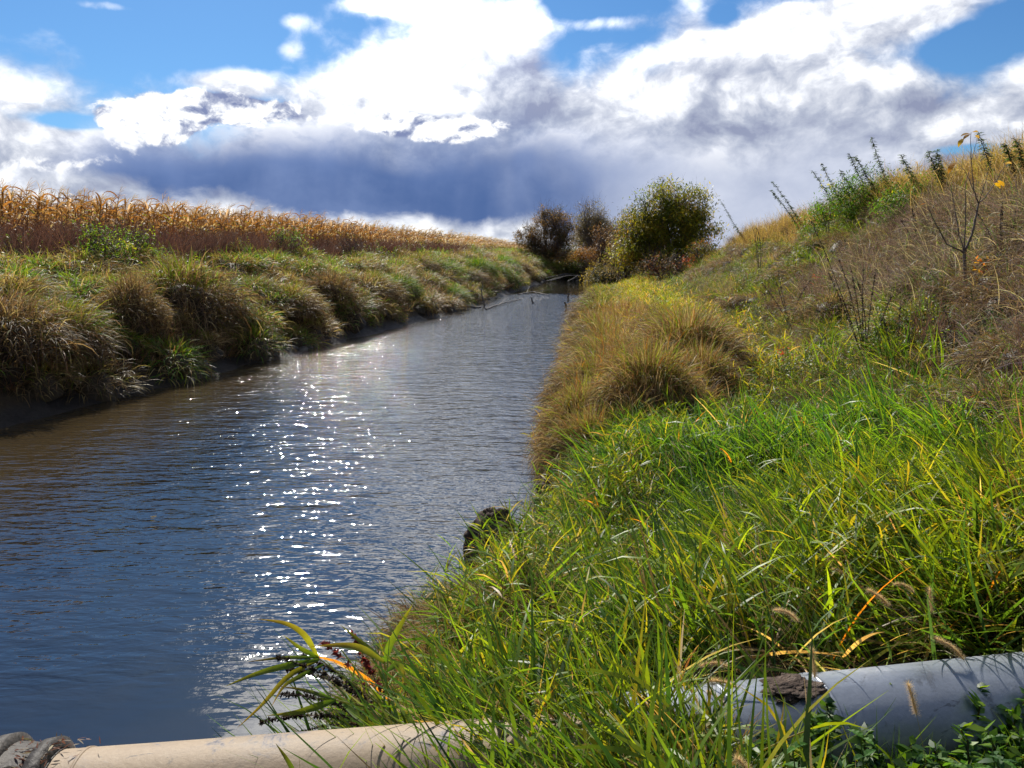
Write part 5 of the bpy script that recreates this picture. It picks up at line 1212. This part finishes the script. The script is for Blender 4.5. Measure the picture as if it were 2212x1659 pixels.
# near leaves across the pipes
shoot_thing('green_reed', [B(645, 1700, -.6), B(640, 1680, -.6)], [([B(642, 1680, -.6), B(620, 1640, -.58), B(595, 1605, -.55)], .010, G1)], 'single green blade in front of the tan pipe', 'grass blade')
for k, (tips_, root_, lab, sz) in enumerate([
    ([(560, 1562, 0), (600, 1500, .1)], (800, 1560, -.1), 'black knobby dead stalk pointing level left above the tan pipe', .009),
    ([(596, 1420, .0), (655, 1418, .1), (618, 1447, .2)], (810, 1530, 0), 'arching black knobby dead stalk between the reed shoots', .009),
    ([(600, 1600, -.1), (640, 1490, .1)], (790, 1570, -.1), 'thin wiry dead stalk curling over the tan pipe', .005)]):
    stalk_plant('dead_stalk', B(*root_), [B(*q) for q in tips_], lab, 'dead weed', 0.003, sz * 1.7, 75, (0.028, 0.020, 0.016), bend=0.12)
for k, (tip_, root_, lab) in enumerate([((640, 1640, -.35), (770, 1590, -.2), 'drooping stem with dark red leaves over the tan pipe'), ((690, 1385, .2), (800, 1500, .1), 'red tipped weed stem beside the reed node'), ((752, 1350, .3), (810, 1470, .2), 'small red leaved weed at the edge of the straw grass'), ((778, 1412, .1), (830, 1510, 0), 'short stem with a tuft of red leaves behind the arching reed')]):
    stalk_plant('red_stem_weed', B(*root_), [B(*tip_)], lab, 'weed', 0.0018, 0.020, 22, (0.20, 0.035, 0.03), bend=0.1, seedname='leaves')

# ------------------------------------------------------------------ nettles at the lower right
def serrate(L, Wd):
    """a toothed leaf lying along +x with a crease and a droop"""
    n = 9; u = np.linspace(0, 1, n); hw = Wd * 0.5 * np.sin(np.clip(u * 1.02, 0, 1) ** 0.75 * math.pi) ** 0.8; z_ = -0.35 * L * u ** 2
    v = []
    for i_ in range(n):
        th = 0.82 if i_ % 2 else 1.12
        for s_ in (-1, 0, 1): v.append((u[i_] * L + (0.02 * L if i_ % 2 else 0) * abs(s_), s_ * hw[i_] * th, z_[i_] + abs(s_) * hw[i_] * 0.35))
    i_ = np.arange(n - 1)[:, None] * 3
    return np.array(v), np.concatenate([i_ + np.array([[0, 3, 4, 1]]), i_ + np.array([[1, 4, 5, 2]])])
NM = []
for c in ((0.045, 0.13, 0.018), (0.065, 0.17, 0.02), (0.035, 0.10, 0.02), (0.10, 0.20, 0.03)):
    v, f = serrate(1.0, 0.5); NM.append(MB().add(v, f, c).mesh('leaf', LEAF, smooth=False))
spots = [(1690, 1630, 'nettle at the left end of the bottom right nettle patch'), (1775, 1600, 'nettle rising in front of the mud patch on the pipe'), (1850, 1640, 'low nettle second from the left along the bottom'), (1905, 1590, 'bright nettle under the middle of the grey pipe'), (1960, 1640, 'nettle at the bottom under the middle of the grey pipe'),
         (2020, 1600, 'nettle top against the dark underside of the grey pipe'), (2075, 1645, 'nettle cut by the bottom edge, third from the right'), (2110, 1600, 'nettle under the right end of the grey pipe'), (2170, 1640, 'nettle in the bottom right corner'), (2200, 1590, 'nettle at the right edge touching the grey pipe'),
         (1620, 1610, 'nettle half hidden in grass left of the nettle patch'), (1735, 1655, 'nettle cut by the bottom edge, left part of the patch')]
for px, py, lab in spots:
    hh = 0.38; x, y, z = hit(px, py, hh + 0.02); e = empty('nettle', (x, y, z - 0.02), (random.uniform(-.2, .2), random.uniform(-.2, .2), random.uniform(0, 6))); tag(e, lab, 'nettle', 'nettles below the grey pipe')
    MB().add(*tube(np.array([[0, 0, -.05], [.01, 0, .15], [0, .01, hh]]), (0.003, 0.0025, 0.0015), 5, (0.06, 0.10, 0.03))).build('stem', LEAF, e)
    for w in range(6):
        for s_ in (0, 1):
            a_ = w * math.pi / 2 + s_ * math.pi + random.uniform(-.25, .25); zz = hh * (0.30 + 0.14 * w); L = (0.085 - 0.009 * w) * random.uniform(.85, 1.15)
            link('leaf', NM[random.randrange(4)], e, (0, 0, zz), (0, random.uniform(-.5, .1), a_), L)
KIT_HERB = Kit([weed_mesh(i, [(3, GREEN), (2, BRIGHT), (2, DEEP)], 4, (0.15, 0.3), 0.045, 0.024) for i in range(5)])
d = lambda x, y: (x > 0.5) * (y < 2.35 + x * 0.1) * (y > 1.2)
p = spread(420, 0.4, 3.6, 1.2, 2.7, d)
mk('undergrowth', KIT_HERB, p, tints(p[0], p[1], 1.1), (0.7, 1.1), 'leafy green herbs around the nettles below the grey pipe', 'herbs', tilt=0.3)
